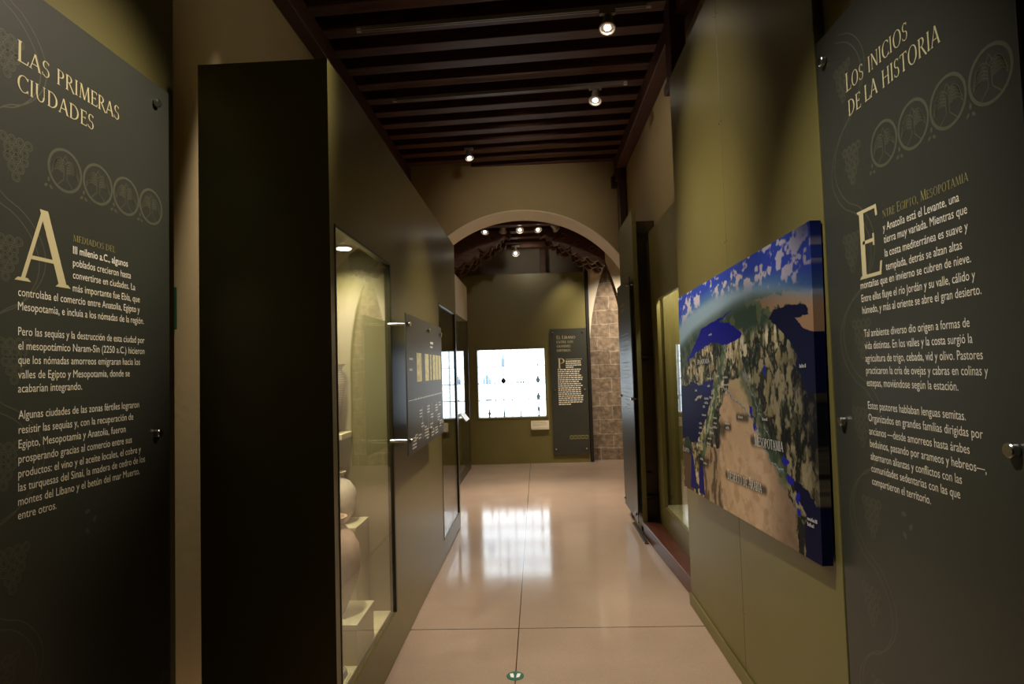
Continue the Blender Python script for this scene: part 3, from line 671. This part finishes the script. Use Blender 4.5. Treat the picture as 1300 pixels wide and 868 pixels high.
# ------------------------------------------------------------------ left display cabinet with two glazed openings
def left_cabinet():
    x0, x1, ya, yb_, H = -1.345, -.81, 2.336, 6.03, 2.83
    g1 = (2.392, 3.318, .250, 2.166); g2 = (4.975, 5.955, .160, 2.13); th = .03
    t = thing('display_cabinet', (-1.08, 4.2, 0), 'long olive display cabinet on the left with two glazed openings', 'display cabinet')
    b = MB(); xi = x1 - th
    b.box(xi, ya, .012, x1, g1[0], H); b.box(xi, g1[0], .012, x1, g1[1], g1[2]); b.box(xi, g1[0], g1[3], x1, g1[1], H)
    b.box(xi, g1[1], .012, x1, g2[0], H); b.box(xi, g2[0], .012, x1, g2[1], g2[2]); b.box(xi, g2[0], g2[3], x1, g2[1], H); b.box(xi, g2[1], .012, x1, yb_, H)
    b.box(x0, ya, .012, xi, ya + th, H); b.box(x0, yb_ - th, .012, xi, yb_, H); b.box(x0, ya + th, .012, x0 + .02, yb_ - th, H); b.box(x0 + .02, ya + th, H - .03, xi, yb_ - th, H)
    b.build('carcass', M['olive_gloss'], t)
    MB().box(x0 + .02, ya + .02, 0, x1 - .02, yb_ - .02, .012).build('plinth', M['black'], t)
    l = MB()
    l.box(x0 + .02, g1[1], g1[2], xi, g1[1] + .02, 2.3); l.box(x0 + .02, ya + th, g1[2], x0 + .03, g1[1], 2.3); l.box(x0 + .02, ya + th, 2.235, xi, g1[1], 2.26)
    l2 = MB(); l2.box(x0 + .02, g2[0] - .04, .14, x0 + .03, yb_ - th, 2.3); l2.box(x0 + .02, g2[0] - .06, .14, xi, g2[0] - .04, 2.3); l2.box(x0 + .02, g2[0] - .04, 2.20, xi, yb_ - th, 2.22)
    l2.build('lining', M['interior'], t); l.build('lining', M['interior'], t)
    MB().box(x0 + .02, ya + th, g1[2] - .02, xi, g1[1], g1[2] - .001).build('case_floor', M['case_floor'], t); MB().box(x0 + .02, g2[0] - .04, g2[2] - .02, xi, yb_ - th, g2[2] - .001).build('case_floor', M['case_floor'], t)
    for g in (g1, g2):
        MB().box(x1 - .014, g[0] + .004, g[2] + .004, x1 - .006, g[1] - .004, g[3] - .004).build('glass_pane', M['glass'], t)
        r = MB(); w = .012
        r.box(x1 - .03, g[1] - .024, g[2], x1 + .004, g[1] + .004, g[3], .002).box(x1 - .03, g[0] - .002, g[2], x1 + .003, g[0] + .010, g[3], .002).box(x1 - .03, g[0], g[3] - w, x1 + .003, g[1], g[3] + .002, .002)
        r.box(x1 - .03, g[0], g[2] - .002, x1 - .015, g[1], g[2] + .006)
        r.build('glazing_frame', M['frame'], t)
    for x, y in ((-1.017, 3.15), (-.95, 2.62)):  # the nearer downlight is added, unseen, to light the white jar
        d = MB().cyl((x, y, 2.236), (x, y, 2.226), .045, 32).build('downlight', M['white'], t)
        MB().cyl((x, y, 2.2255), (x, y, 2.221), .036, 32).build('lens', M['lens_dim'], d)
        spot('case_light', (x, y - .01, 2.21), (x, y - .01, 0), 36 if y > 3 else 105, 140, .9, .03, (1, .90, .70))
    return t
left_cabinet()
def pedestal(x0, y0, x1, y1, z, label, zb=.25):
    t = thing('pedestal', ((x0 + x1) / 2, (y0 + y1) / 2, zb), label, 'pedestal', 'cream pedestals in the left cabinet')
    MB().box(x0 + .004, y0 + .004, zb, x1 - .004, y1 - .004, z - .018, .002).build('body', M['pedestal'], t)
    MB().box(x0, y0, z - .018, x1, y1, z, .002).build('top', M['pedestal'], t)
pedestal(-1.20, 3.075, -.955, 3.312, .763, 'taller cream pedestal carrying the white jar in the left cabinet')
pedestal(-1.12, 2.70, -.842, 2.99, .430, 'low cream pedestal carrying the pinkish jar in the left cabinet')
t = thing('wall_shelf', (-1.15, 3.19, 1.2), 'small cream shelf under the striped jar inside the left cabinet', 'shelf')
MB().box(-1.315, 3.13, 1.205, -1.04, 3.315, 1.235, .003).build('slab', M['pedestal'], t); MB().box(-1.315, 3.15, 1.10, -1.10, 3.22, 1.205, .003).build('bracket', M['pedestal'], t)
def jar(x, y, z, prof, m, label, mouth):
    t = thing('clay_jar', (x, y, z), label, 'jar'); k = next(i for i, p in enumerate(prof) if p[1] >= mouth)
    MB().lathe(prof[:k + 1], (x, y, z), 48).build('body', m, t, True); MB().lathe(prof[k:], (x, y, z), 48).build('rim', m, t, True)
jar(-1.09, 3.19, .763, [(.045, 0), (.06, .012), (.085, .05), (.10, .10), (.103, .14), (.095, .18), (.07, .215), (.042, .232), (.036, .245), (.044, .262), (.05, .27), (.042, .27), (.03, .25)], M['pot_white'], 'round chalky white clay jar on the taller pedestal in the left cabinet', .245)
jar(-.995, 2.85, .430, [(.05, 0), (.062, .03), (.09, .09), (.117, .17), (.126, .24), (.118, .31), (.092, .36), (.06, .395), (.05, .41), (.055, .43), (.066, .445), (.055, .445), (.045, .42)], M['pot_pink'], 'large pinkish clay jar on the low pedestal in the left cabinet', .41)
jar(-1.14, 3.20, 1.235, [(.04, 0), (.045, .02), (.06, .08), (.08, .16), (.094, .24), (.097, .28), (.088, .315), (.08, .33), (.078, .345), (.09, .362), (.098, .372), (.085, .372), (.07, .35)], M['stripes'], 'tall clay jar with dark horizontal stripes, topmost in the left cabinet', .345)
t = thing('stone_fragment', (-.88, 2.56, .25), 'ribbed grey stone fragment on the floor of the left cabinet', 'fragment')
MB().prism([(-.985, .2545), (-.86, .2545), (-.865, .28), (-.915, .32), (-.97, .325)], lambda u, v, w: (u, w, v), 2.48, 2.62).build('ribbed_block', M['ribs'], t)
MB().box(-.995, 2.46, .2495, -.85, 2.64, .254).build('mount', M['pedestal'], t)

# timeline panel standing off the cabinet
FT = lambda u, v, h: (-.70 + h, 3.197 + u, v)
tl = panel_frame((-.7, 3.8, 1.1), FT, 1.188, 1.105, 1.873, .008, 'grey blue timeline panel with a row of yellow pictures on the left cabinet', .102,
                 [(u, v) for u in (.038, .645, 1.105) for v in (1.817, 1.182)], M['board_dark'], 'timeline_panel', 'timeline')
for u, w in ((.26, .15), (.52, .13), (.70, .05), (.80, .09), (.91, .10), (1.03, .10)):
    s = Sheet(FT); s.poly([(u, 1.495), (u + w, 1.495), (u + w, 1.665), (u, 1.665)]); s.done('picture', M['thumb'], tl)
rnd = random.Random(7); s = Sheet(FT)
s.dash(.02, 1.395, 1.13, .003)
for k in range(12): s.ring(.22 + k * .08, 1.397, .006, .004, 10)
s.dash(.72, 1.735, .11, .014); s.dash(.72, 1.71, .09, .01); s.dash(.06, 1.62, .10, .012); s.dash(.06, 1.56, .08, .012)
for u, v, n in ((.32, 1.32, 3), (.36, 1.24, 2), (.28, 1.18, 2), (.56, 1.33, 3), (.86, 1.32, 3), (.68, 1.27, 2), (.66, 1.21, 3), (.46, 1.21, 4), (.95, 1.25, 3), (.18, 1.19, 2), (.70, 1.17, 3), (.10, 1.18, 4), (.52, 1.19, 4), (.84, 1.17, 3), (1.02, 1.20, 3), (1.0, 1.33, 2)):
    for j in range(n):
        q = 0; L0 = rnd.uniform(.05, .10)
        while q < L0: ww = rnd.uniform(.01, .025); s.dash(u + q, v - j * .018, ww, .008); q += ww + .005
for u in (.40, .60, .74, .92): s.dash(u, 1.15, .0035, .20)
s.done('caption_text', M['white_ink'], tl)

# ------------------------------------------------------------------ right: glazed cabinet on a red-brown plinth, board, info panel
def right_cabinet():
    x0, x1, ya, yb_, H = 1.08, 1.158, 4.01, 5.60, 2.79; g = (4.10, 5.36, .30, 2.14)
    t = thing('display_cabinet', (1.12, 4.8, .12), 'olive glazed display cabinet behind the map wall on the right', 'display cabinet')
    b = MB(); xi = x0 + .025
    b.box(x0, ya, .121, xi, g[0], H); b.box(x0, g[1], .121, xi, yb_, H); b.box(x0, g[0], .121, xi, g[1], g[2]); b.box(x0, g[0], g[3], xi, g[1], H)
    b.box(xi, ya, .121, x1, ya + .02, H); b.box(xi, yb_ - .02, .121, x1, yb_, H); b.box(xi, ya + .02, H - .02, x1, yb_ - .02, H)
    b.build('carcass', M['olive'], t)
    MB().box(1.44, 4.10, .22, 1.46, 5.50, 2.40).build('back_lining', M['olive'], t)
    MB().box(1.162, 5.48, .22, 1.44, 5.50, 2.40).build('end_lining', M['olive'], t)
    MB().box(xi, 4.10, .22, 1.44, 5.48, .295).build('case_floor', M['pedestal'], t)
    MB().box(1.162, 4.10, 2.38, 1.44, 5.48, 2.40).build('case_top', M['white'], t)
    MB().box(1.20, 4.7, 2.366, 1.24, 5.3, 2.38).build('lamp_strip', M['white'], t)
    al = bpy.data.lights.new('right_case_light', 'AREA'); al.shape = 'RECTANGLE'; al.size = .04; al.size_y = .6; al.energy = 18; al.color = (1, .9, .7)
    ao = bpy.data.objects.new('right_case_light', al); COL.objects.link(ao); ao.location = (1.22, 5.0, 2.36)
    MB().box(xi - .012, g[0] + .003, g[2] + .003, xi - .004, g[1] - .003, g[3] - .003).build('glass_pane', M['glass'], t)
    f = MB(); f.box(x0 - .004, g[1] - .012, g[2], xi, g[1] + .004, g[3], .002).box(x0 - .004, g[0], g[3] - .01, xi, g[1], g[3] + .004, .002).box(x0 - .004, g[0], g[2] - .004, xi, g[1], g[2] + .008, .002)
    f.build('glazing_frame', M['olive'], t)
right_cabinet()
pln = MB().prism([(.985, 4.005), (1.158, 4.005), (1.158, 5.60), (.925, 5.60)], lambda u, v, w: (u, v, w), .0, .12)
o = tag(pln.build('plinth', M['redwood']), 'low red-brown wooden plinth along the floor under the right cabinet', 'plinth')
o.modifiers.new('edge', 'BEVEL').width = .004
t = thing('floor_track', (.90, 5.7, 0), 'dark metal strip on the floor beside the red-brown plinth', 'floor track')
MB().box(.885, 5.32, .001, .922, 6.02, .014, .003).build('rail', M['bronze'], t); MB().box(.896, 5.34, .012, .911, 6.0, .018).build('groove', M['black'], t)
t = thing('wall_board', (.95, 6.1, .06), 'tall olive board behind the narrow text panel, right of the arch', 'board')
MB().box(.93, 5.62, .06, .972, 6.50, 3.02, .003).build('panel', M['olive'], t)
for z in (2.80, 1.63, .33): MB().cyl((.972, 5.66, z), (1.16, 5.66, z), .014, 14, .002).build('spacer', M['black'], t)
for y in (5.75, 6.4): MB().box(.938, y, 0, .964, y + .05, .062).build('foot', M['black'], t)
t = thing('door_leaf', (1.1, 5.75, 0), 'narrow dark bronze door between the right cabinet and the olive board', 'door')
MB().box(.985, 5.71, .015, 1.156, 5.75, 2.93, .003).build('leaf', M['bronze'], t)
MB().box(.985, 5.70, 0, 1.156, 5.76, .0145).build('threshold', M['black'], t)
for z in (1.60, .55): MB().cyl((.995, 5.70, z), (1.04, 5.695, z), .012, 12, .002).build('handle', M['black'], t)
FI = lambda u, v, h: (.888 - h, 6.47 - u, v)
ip = panel_frame((.888, 6.0, .1), FI, .83, .10, 2.39, .008, 'slate blue text panel with small white writing on the olive board near the arch', .033,
                 [(u, v) for u in (.06, .77) for v in (2.32, 1.24, .17)], M['board_dark'])
rnd = random.Random(9); s = Sheet(FI); s.dash(.2, 2.16, .30, .018); s.dash(.2, 2.11, .22, .018)
def para(s, u, v, w, n, lh, hh, rnd):
    for j in range(n):
        q = 0; L0 = w * rnd.uniform(.84, 1) if j < n - 1 else w * .5
        while q < L0: ww = min(rnd.uniform(.02, .07) * w / .5, L0 - q + .01); s.dash(u + q, v - j * lh, ww, hh); q += ww + .012 * w / .5
s.done('heading', M['gold_dim'], ip)
for v, n in ((1.86, 6), (1.58, 5), (1.32, 7)):
    s = Sheet(FI); para(s, .2, v, .48, n, .038, .010, rnd); s.done('paragraph', M['place_ink'], ip)

# ------------------------------------------------------------------ second room: showcase, text panel, label ledge, glass case
def showcase():
    y0, y1 = BY + .004, BY + .24; x0, x1, z0, z1 = hx0 + .002, hx1 - .002, hz0 + .002, hz1 - .002
    t = thing('showcase', ((x0 + x1) / 2, BY, z0), 'bright backlit showcase set in the olive end wall', 'showcase')
    b = MB(); w = .028
    b.box(x0, BY - .012, z0, x0 + w, y1, z1).box(x1 - w, BY - .012, z0, x1, y1, z1).box(x0 + w, BY - .012, z0, x1 - w, y1, z0 + w).box(x0 + w, BY - .012, z1 - w, x1 - w, y1, z1)
    b.build('frame', M['olive'], t)
    MB().box(x0 + w, y1 - .02, z0 + w, x1 - w, y1 - .002, z1 - w).build('lit_back', M['lightbox'], t)
    MB().box(x0 + w, BY + .004, z0 + w, x1 - w, BY + .010, z1 - w).build('glass_pane', M['glass'], t)
    ix0, ix1, iz0, iz1 = x0 + w, x1 - w, z0 + w, z1 - w; cw = (ix1 - ix0) / 4; ch = (iz1 - iz0) / 4
    for k in (1, 2, 3):
        MB().box(ix0, BY + .02, iz0 + ch * k - .0045, ix1, y1 - .03, iz0 + ch * k + .003).build('shelf', M['shelf'], t)
        MB().box(ix0 + cw * k - .003, BY + .06, iz0, ix0 + cw * k + .003, y1 - .03, iz1).build('divider', M['shelf'], t)
    return ix0, iz0, cw, ch
IX, IZ, CW, CH = showcase()
def bottle(col, row, prof, m, label, dx=0, name='glass_bottle', dy=0):
    x = IX + CW * (col + .5) + dx; z = IZ + CH * row + (.0032 if row else .0005); y = BY + .12 + dy
    t = thing(name, (x, y, z), label, 'vessel', 'small vessels in the backlit showcase'); h = max(p[1] for p in prof); k = max(1, len(prof) * 2 // 3)
    MB().lathe(prof[:k + 1], (x, y, z), 20).build('body', m, t, True); MB().lathe(prof[k:], (x, y, z), 20).build('neck', m, t, True)
flask = [(.012, 0), (.034, .012), (.042, .035), (.036, .058), (.018, .072), (.010, .085), (.009, .13), (.014, .15), (.013, .152)]
slim = [(.012, 0), (.016, .01), (.017, .05), (.012, .08), (.008, .09), (.008, .12), (.013, .13), (.012, .132)]
tall = [(.02, 0), (.03, .01), (.03, .11), (.02, .13), (.011, .14), (.011, .19), (.018, .2), (.017, .202)]
jug = [(.018, 0), (.022, .006), (.034, .03), (.032, .055), (.018, .07), (.015, .085), (.022, .10), (.02, .102)]
amph = [(.010, 0), (.022, .008), (.010, .016), (.018, .04), (.026, .065), (.014, .085), (.009, .095), (.009, .12), (.016, .13), (.015, .132)]
dish = [(.03, 0), (.05, .004), (.065, .02), (.062, .021)]
bead = [(.003, 0), (.011, .006), (.013, .014), (.009, .024), (.003, .03)]
fig = [(.012, 0), (.02, .008), (.008, .02), (.010, .07), (.020, .10), (.024, .13), (.010, .15), (.012, .17), (.004, .185)]
bottle(1, 2, flask, M['blue_glass'], 'dark blue long-necked flask, darkest vessel in the backlit showcase')
bottle(0, 2, slim, M['pale_glass'], 'pale blue bottle, left one of the trio in the showcase', -.05); bottle(0, 2, tall, M['pale_glass'], 'tallest pale blue bottle, middle of the trio in the showcase', .0, dy=.03); bottle(0, 2, slim, M['pale_glass'], 'pale blue bottle, right one of the trio in the showcase', .05)
for dx, lab in ((-.055, 'first'), (-.018, 'second'), (.018, 'third'), (.055, 'fourth')): bottle(2, 2, bead, M['grey_glass'], lab + ' from left of the four small beads in the showcase', dx, 'glass_bead')
bottle(3, 2, jug, M['grey_glass'], 'small grey jug on the second shelf down, right edge of the showcase', .02)
bottle(1, 3, tall, M['pale_glass'], 'tall pale bottle alone on the top row of the showcase', .0)
bottle(3, 3, bead, M['grey_glass'], 'tiny grey bowl in the top right cell of the showcase', .02, 'glass_cup')
bottle(3, 1, jug, M['grey_glass'], 'grey jug in the right cell just above the bottom row of the showcase', .02)
bottle(0, 1, dish, M['pale_glass'], 'flat pale dish on the left above the bottom row of the showcase', .02, 'glass_dish')
bottle(1, 1, bead, M['pale_glass'], 'tiny pale bead centre left above the bottom row of the showcase', 0, 'glass_bead')
bottle(0, 0, amph, M['amber'], 'yellowish amphora in the bottom left cell of the showcase', .03)
bottle(1, 0, slim, M['grey_glass'], 'slim grey bottle second from left on the bottom row of the showcase')
bottle(2, 0, slim, M['pale_glass'], 'faint pale bottle third from left on the bottom row of the showcase')
bottle(3, 0, fig, M['grey_glass'], 'dark slender vessel in the bottom right cell of the showcase', .02)

t = thing('label_ledge', (.02, BY - .03, .55), 'beige label ledge under the right corner of the backlit showcase', 'label')
MB().prism([(BY, .555), (BY - .06, .555), (BY - .06, .59), (BY - .02, .695), (BY, .695)], lambda u, v, w: (w, u, v), -.13, .165).build('ledge', M['cream'], t)
s = Sheet(lambda u, v, h: (u, BY - .06 + (v - .59) * .381 - h, v)); para(s, -.11, .675, .24, 5, .017, .006, random.Random(3)); s.done('caption_text', M['grey_plaster'], t)
FB = lambda u, v, h: (.222 + u, BY - .035 - h, v)
bp = panel_frame((.52, BY - .04, .13), FB, .598, .135, 2.2, .008, 'tall text panel headed El Líbano entre los grandes imperios on the end wall', .028,
                 [(u, v) for u in (.05, .545) for v in (2.14, 1.19, .225)])
for i, (tx, e) in enumerate((('El Líbano', .42), ('entre los', .385), ('grandes', .34), ('imperios', .335))):
    s = Sheet(FB); s.serif(tx, .11, 2.03 - i * .07, e, .05 if i else .056); s.done('title_word', M['gold'], bp)
s = Sheet(FB); s.serif('P', .115, 1.545, .24, .165); s.done('drop_cap', M['gold'], bp)
s = Sheet(FB); s.dash(.25, 1.685, .27, .012); s.done('subtitle', M['gold_dim'], bp)
s = Sheet(FB); rnd = random.Random(5); para(s, .25, 1.65, .25, 4, .033, .017, rnd); para(s, .115, 1.515, .40, 18, .0335, .017, rnd); s.done('body_text', M['cream_ink'], bp)
s = Sheet(FB)
for k in range(5): tree_medallion(s, .305 + k * .062, .415, .028)
s.done('ornament', M['gold_dim'], bp)
t = thing('glass_case', (-1.15, 8.9, 0), 'tall glass case along the left wall beyond the arch', 'display cabinet')
MB().box(-1.255, 8.0, .0, -1.10, 9.6, .14, .004).build('base', M['frame'], t); MB().box(-1.255, 8.0, 2.35, -1.10, 9.6, 2.90, .004).build('canopy', M['cream'], t)
MB().box(-1.112, 8.03, .14, -1.104, 9.57, 2.35).build('glass_pane', M['glass'], t)
MB().box(-1.255, 8.0, .14, -1.10, 8.03, 2.35).build('end_frame', M['frame'], t); MB().box(-1.255, 9.57, .14, -1.10, 9.6, 2.35).build('end_frame', M['frame'], t)
MB().box(-1.25, 8.04, .15, -1.24, 9.56, 2.34).build('lining', M['interior'], t)
t = thing('label_holder', (-1.07, 8.6, .9), 'small tilted white label on the glass case beyond the cabinet', 'label')
MB().prism([(-1.094, .93), (-1.02, .84), (-1.01, .85), (-1.084, .945)], lambda u, v, w: (u, w, v), 8.35, 8.75).build('card', M['white'], t); MB().box(-1.098, 8.5, .90, -1.085, 8.6, .93).build('clip', M['steel'], t)

# ------------------------------------------------------------------ track lights
def track(x0, y0, x1, y1, z, label):
    t = thing('light_track', ((x0 + x1) / 2, (y0 + y1) / 2, z), label, 'light track', 'light tracks under the timber ceiling')
    d = Vector((x1 - x0, y1 - y0, 0)); n = Vector((-d.y, d.x, 0)).normalized() * .017; c = Vector((x0, y0, 0))
    pts = [c + n, c + d + n, c + d - n, c - n]
    MB().prism([(p.x, p.y) for p in pts], lambda u, v, w: (u, v, w), z - .012, z + .018).build('rail', M['track'], t)
    n *= .3; pts = [c + n, c + d + n, c + d - n, c - n]
    MB().prism([(p.x, p.y) for p in pts], lambda u, v, w: (u, v, w), z - .0135, z - .0125).build('slot', M['black'], t)
    for k in (0, 1):
        p = c + d * (k * .985); MB().cyl((p.x, p.y, z), (p.x + d.x * .015, p.y + d.y * .015, z), .019, 12).build('end_cap', M['white'], t)
    for k in (.2, .8):
        p = c + d * k; MB().cyl((p.x, p.y, z + .018), (p.x, p.y, 4.30), .006, 8).build('hanger', M['black'], t)
track(-1.225, 4.18, .865, 4.063, 4.035, 'long grey light track on the nearer ceiling beams')
track(-1.235, 5.31, .870, 5.195, 4.035, 'long grey light track further along the ceiling, towards the arch')
def spotlight(x, y, z, aim, label, k=1.0, lens='lens', drop=.075, top=None, group='ceiling spotlights'):
    t = thing('spotlight', (x, y, z), label, 'spotlight', group)
    c = Vector((x, y, z - drop * k)); d = (Vector(aim) - c).normalized(); R = d.to_track_quat('Z', 'Y').to_matrix()
    MB().box(x - .055 * k, y - .02 * k, z - .008, x + .055 * k, y + .02 * k, z + .02, .003).build('adapter', M['track'], t)
    s_ = MB(); s_.cyl((x, y, z), (x, y, z - .05 * k), .009 * k, 12)
    sd = R @ Vector((1, 0, 0))
    for q in (-1, 1): s_.cyl(Vector((x, y, z - .045 * k)), c + sd * q * .042 * k - d * .0, .006 * k, 8)
    s_.build('yoke', M['lamp_body'], t)
    h = MB().lathe([(.012 * k, -.085 * k), (.024 * k, -.08 * k), (.032 * k, -.05 * k), (.036 * k, -.01 * k), (.048 * k, .028 * k), (.058 * k, .038 * k), (.058 * k, .048 * k), (.050 * k, .049 * k), (.044 * k, .036 * k)], c, 28, R).build('lamp_head', M['lamp_body'], t, True)
    MB().lathe([(.021 * k, .0372 * k), (.021 * k, .041 * k)], c, 24, R).build('lens', M[lens], h)
    if top: MB().cyl((x, y, z + .02), (x, y, top), .008, 10).build('stem', M['black'], t)
    return c, d
c, d = spotlight(.565, 4.08, 4.002, (.15, 3.0, .6), 'lit ceiling spotlight nearest the camera, on the right end of the nearer track')
spot('lamp_near', c + d * .07, c + d * 2, 88.4, 60, 1)
c, d = spotlight(.590, 5.205, 4.002, (.15, 4.1, .6), 'lit ceiling spotlight on the right end of the farther track')
spot('lamp_mid', c + d * .07, c + d * 2, 156.0, 62, 1)
c, d = spotlight(-.70, 6.70, 4.07, (-.1, 5.5, .4), 'lit ceiling spotlight alone under the beams, left above the arch', .9)
spot('lamp_far', c + d * .07, c + d * 2, 156.0, 64, 1)
FARG = 'spotlights under the ceiling beyond the arch'
for i, (x, lab, ln) in enumerate(((-.66, 'leftmost', 'lens_dim'), (-.415, 'second from the left', 'lamp_body'), (-.18, 'middle', 'lens_dim'), (.062, 'fourth from the left', 'lens_dim'), (.30, 'rightmost', 'white'))):
    aim = ((-.9, 6.9, 1), (-.6, 9.4, 2), (-.1, 6.0, 1), (.6, 7, 1.6), (1.0, 8.9, 3.0))[i]
    spotlight(x, 8.22, 3.575, aim, lab + ' spotlight in the row of five beyond the arch', 1.0, ln, group=FARG)
MB_ = thing('light_track', (-.18, 8.22, 3.58), 'light track carrying five spotlights beyond the arch', 'light track')
MB().box(-.8, 8.205, 3.596, .45, 8.235, 3.62).build('rail', M['track'], MB_); MB().box(-.8, 8.203, 3.594, -.78, 8.237, 3.622).build('end_cap', M['white'], MB_); MB().box(.43, 8.203, 3.594, .45, 8.237, 3.622).build('end_cap', M['white'], MB_)
spotlight(-.285, 9.45, 3.50, (-.2, 7.0, 1.2), 'single lit spotlight hanging before the end wall', 1.1, 'lens_dim', top=3.7, group=FARG)
spotlight(.44, 9.40, 3.48, (.55, 9.93, 2.0), 'spotlight above the end wall text panel', 1.0, 'lens_dim', top=3.7, group=FARG)
spotlight(.63, 9.40, 3.44, (1.1, 9.9, 1.4), 'chrome spotlight nearest the stone niche, right under the far ceiling', 1.0, 'white', top=3.7, group=FARG)
spot('lamp_text', (.50, 9.42, 3.30), (.56, 9.93, 2.2), 30, 70, 1, .02, (1, .86, .6))
spot('lamp_niche', (1.62, 8.7, 3.2), (1.42, 10.1, 1.9), 230, 76, .9, .03, (1, .88, .72))
spot('fill_light_upper', (-.1, 9.0, 3.38), (-.1, 10.28, 3.33), 9, 70, 1)  # added fill for the dark plaster above the end partition
spot('lamp_row', (-.18, 8.12, 3.42), (-.1, 6.9, 0), 430, 60, 1)
spot('lamp_room', (.1, 8.35, 3.4), (.2, 8.3, 0), 330, 90, 1)

# ------------------------------------------------------------------ small things
t = thing('exit_sign', (-1.615, 2.62, 1.77), 'green exit arrow sign on the beige wall behind the left text panel', 'sign')
MB().box(-1.619, 2.38, 1.775, -1.611, 2.62, 1.965, .001).build('plate', M['green'], t)
s = Sheet(lambda u, v, h: (-1.611 + h, u, v)); s.poly([(2.55, 1.83), (2.59, 1.87), (2.55, 1.91), (2.54, 1.90), (2.568, 1.87), (2.54, 1.84)]); s.dash(2.43, 1.859, .125, .022); s.done('arrow', M['white_ink'], t)
t = thing('floor_marker', (-.161, 3.102, 0), 'round green marker with white shapes on the floor joint', 'floor sign')
MB().lathe([(.044, .0005), (.044, .0022), (.042, .003)], (-.161, 3.102, 0), 36).build('disc', M['green'], t)
s = Sheet(lambda u, v, h: (-.161 + u, 3.102 + v, .003 + h))
for q in (-1, 1): s.poly([(q * .006, -.022), (q * .022, -.016), (q * .028, .018), (q * .012, .022), (q * .007, .004)])
s.done('footprints', M['white_ink'], t)
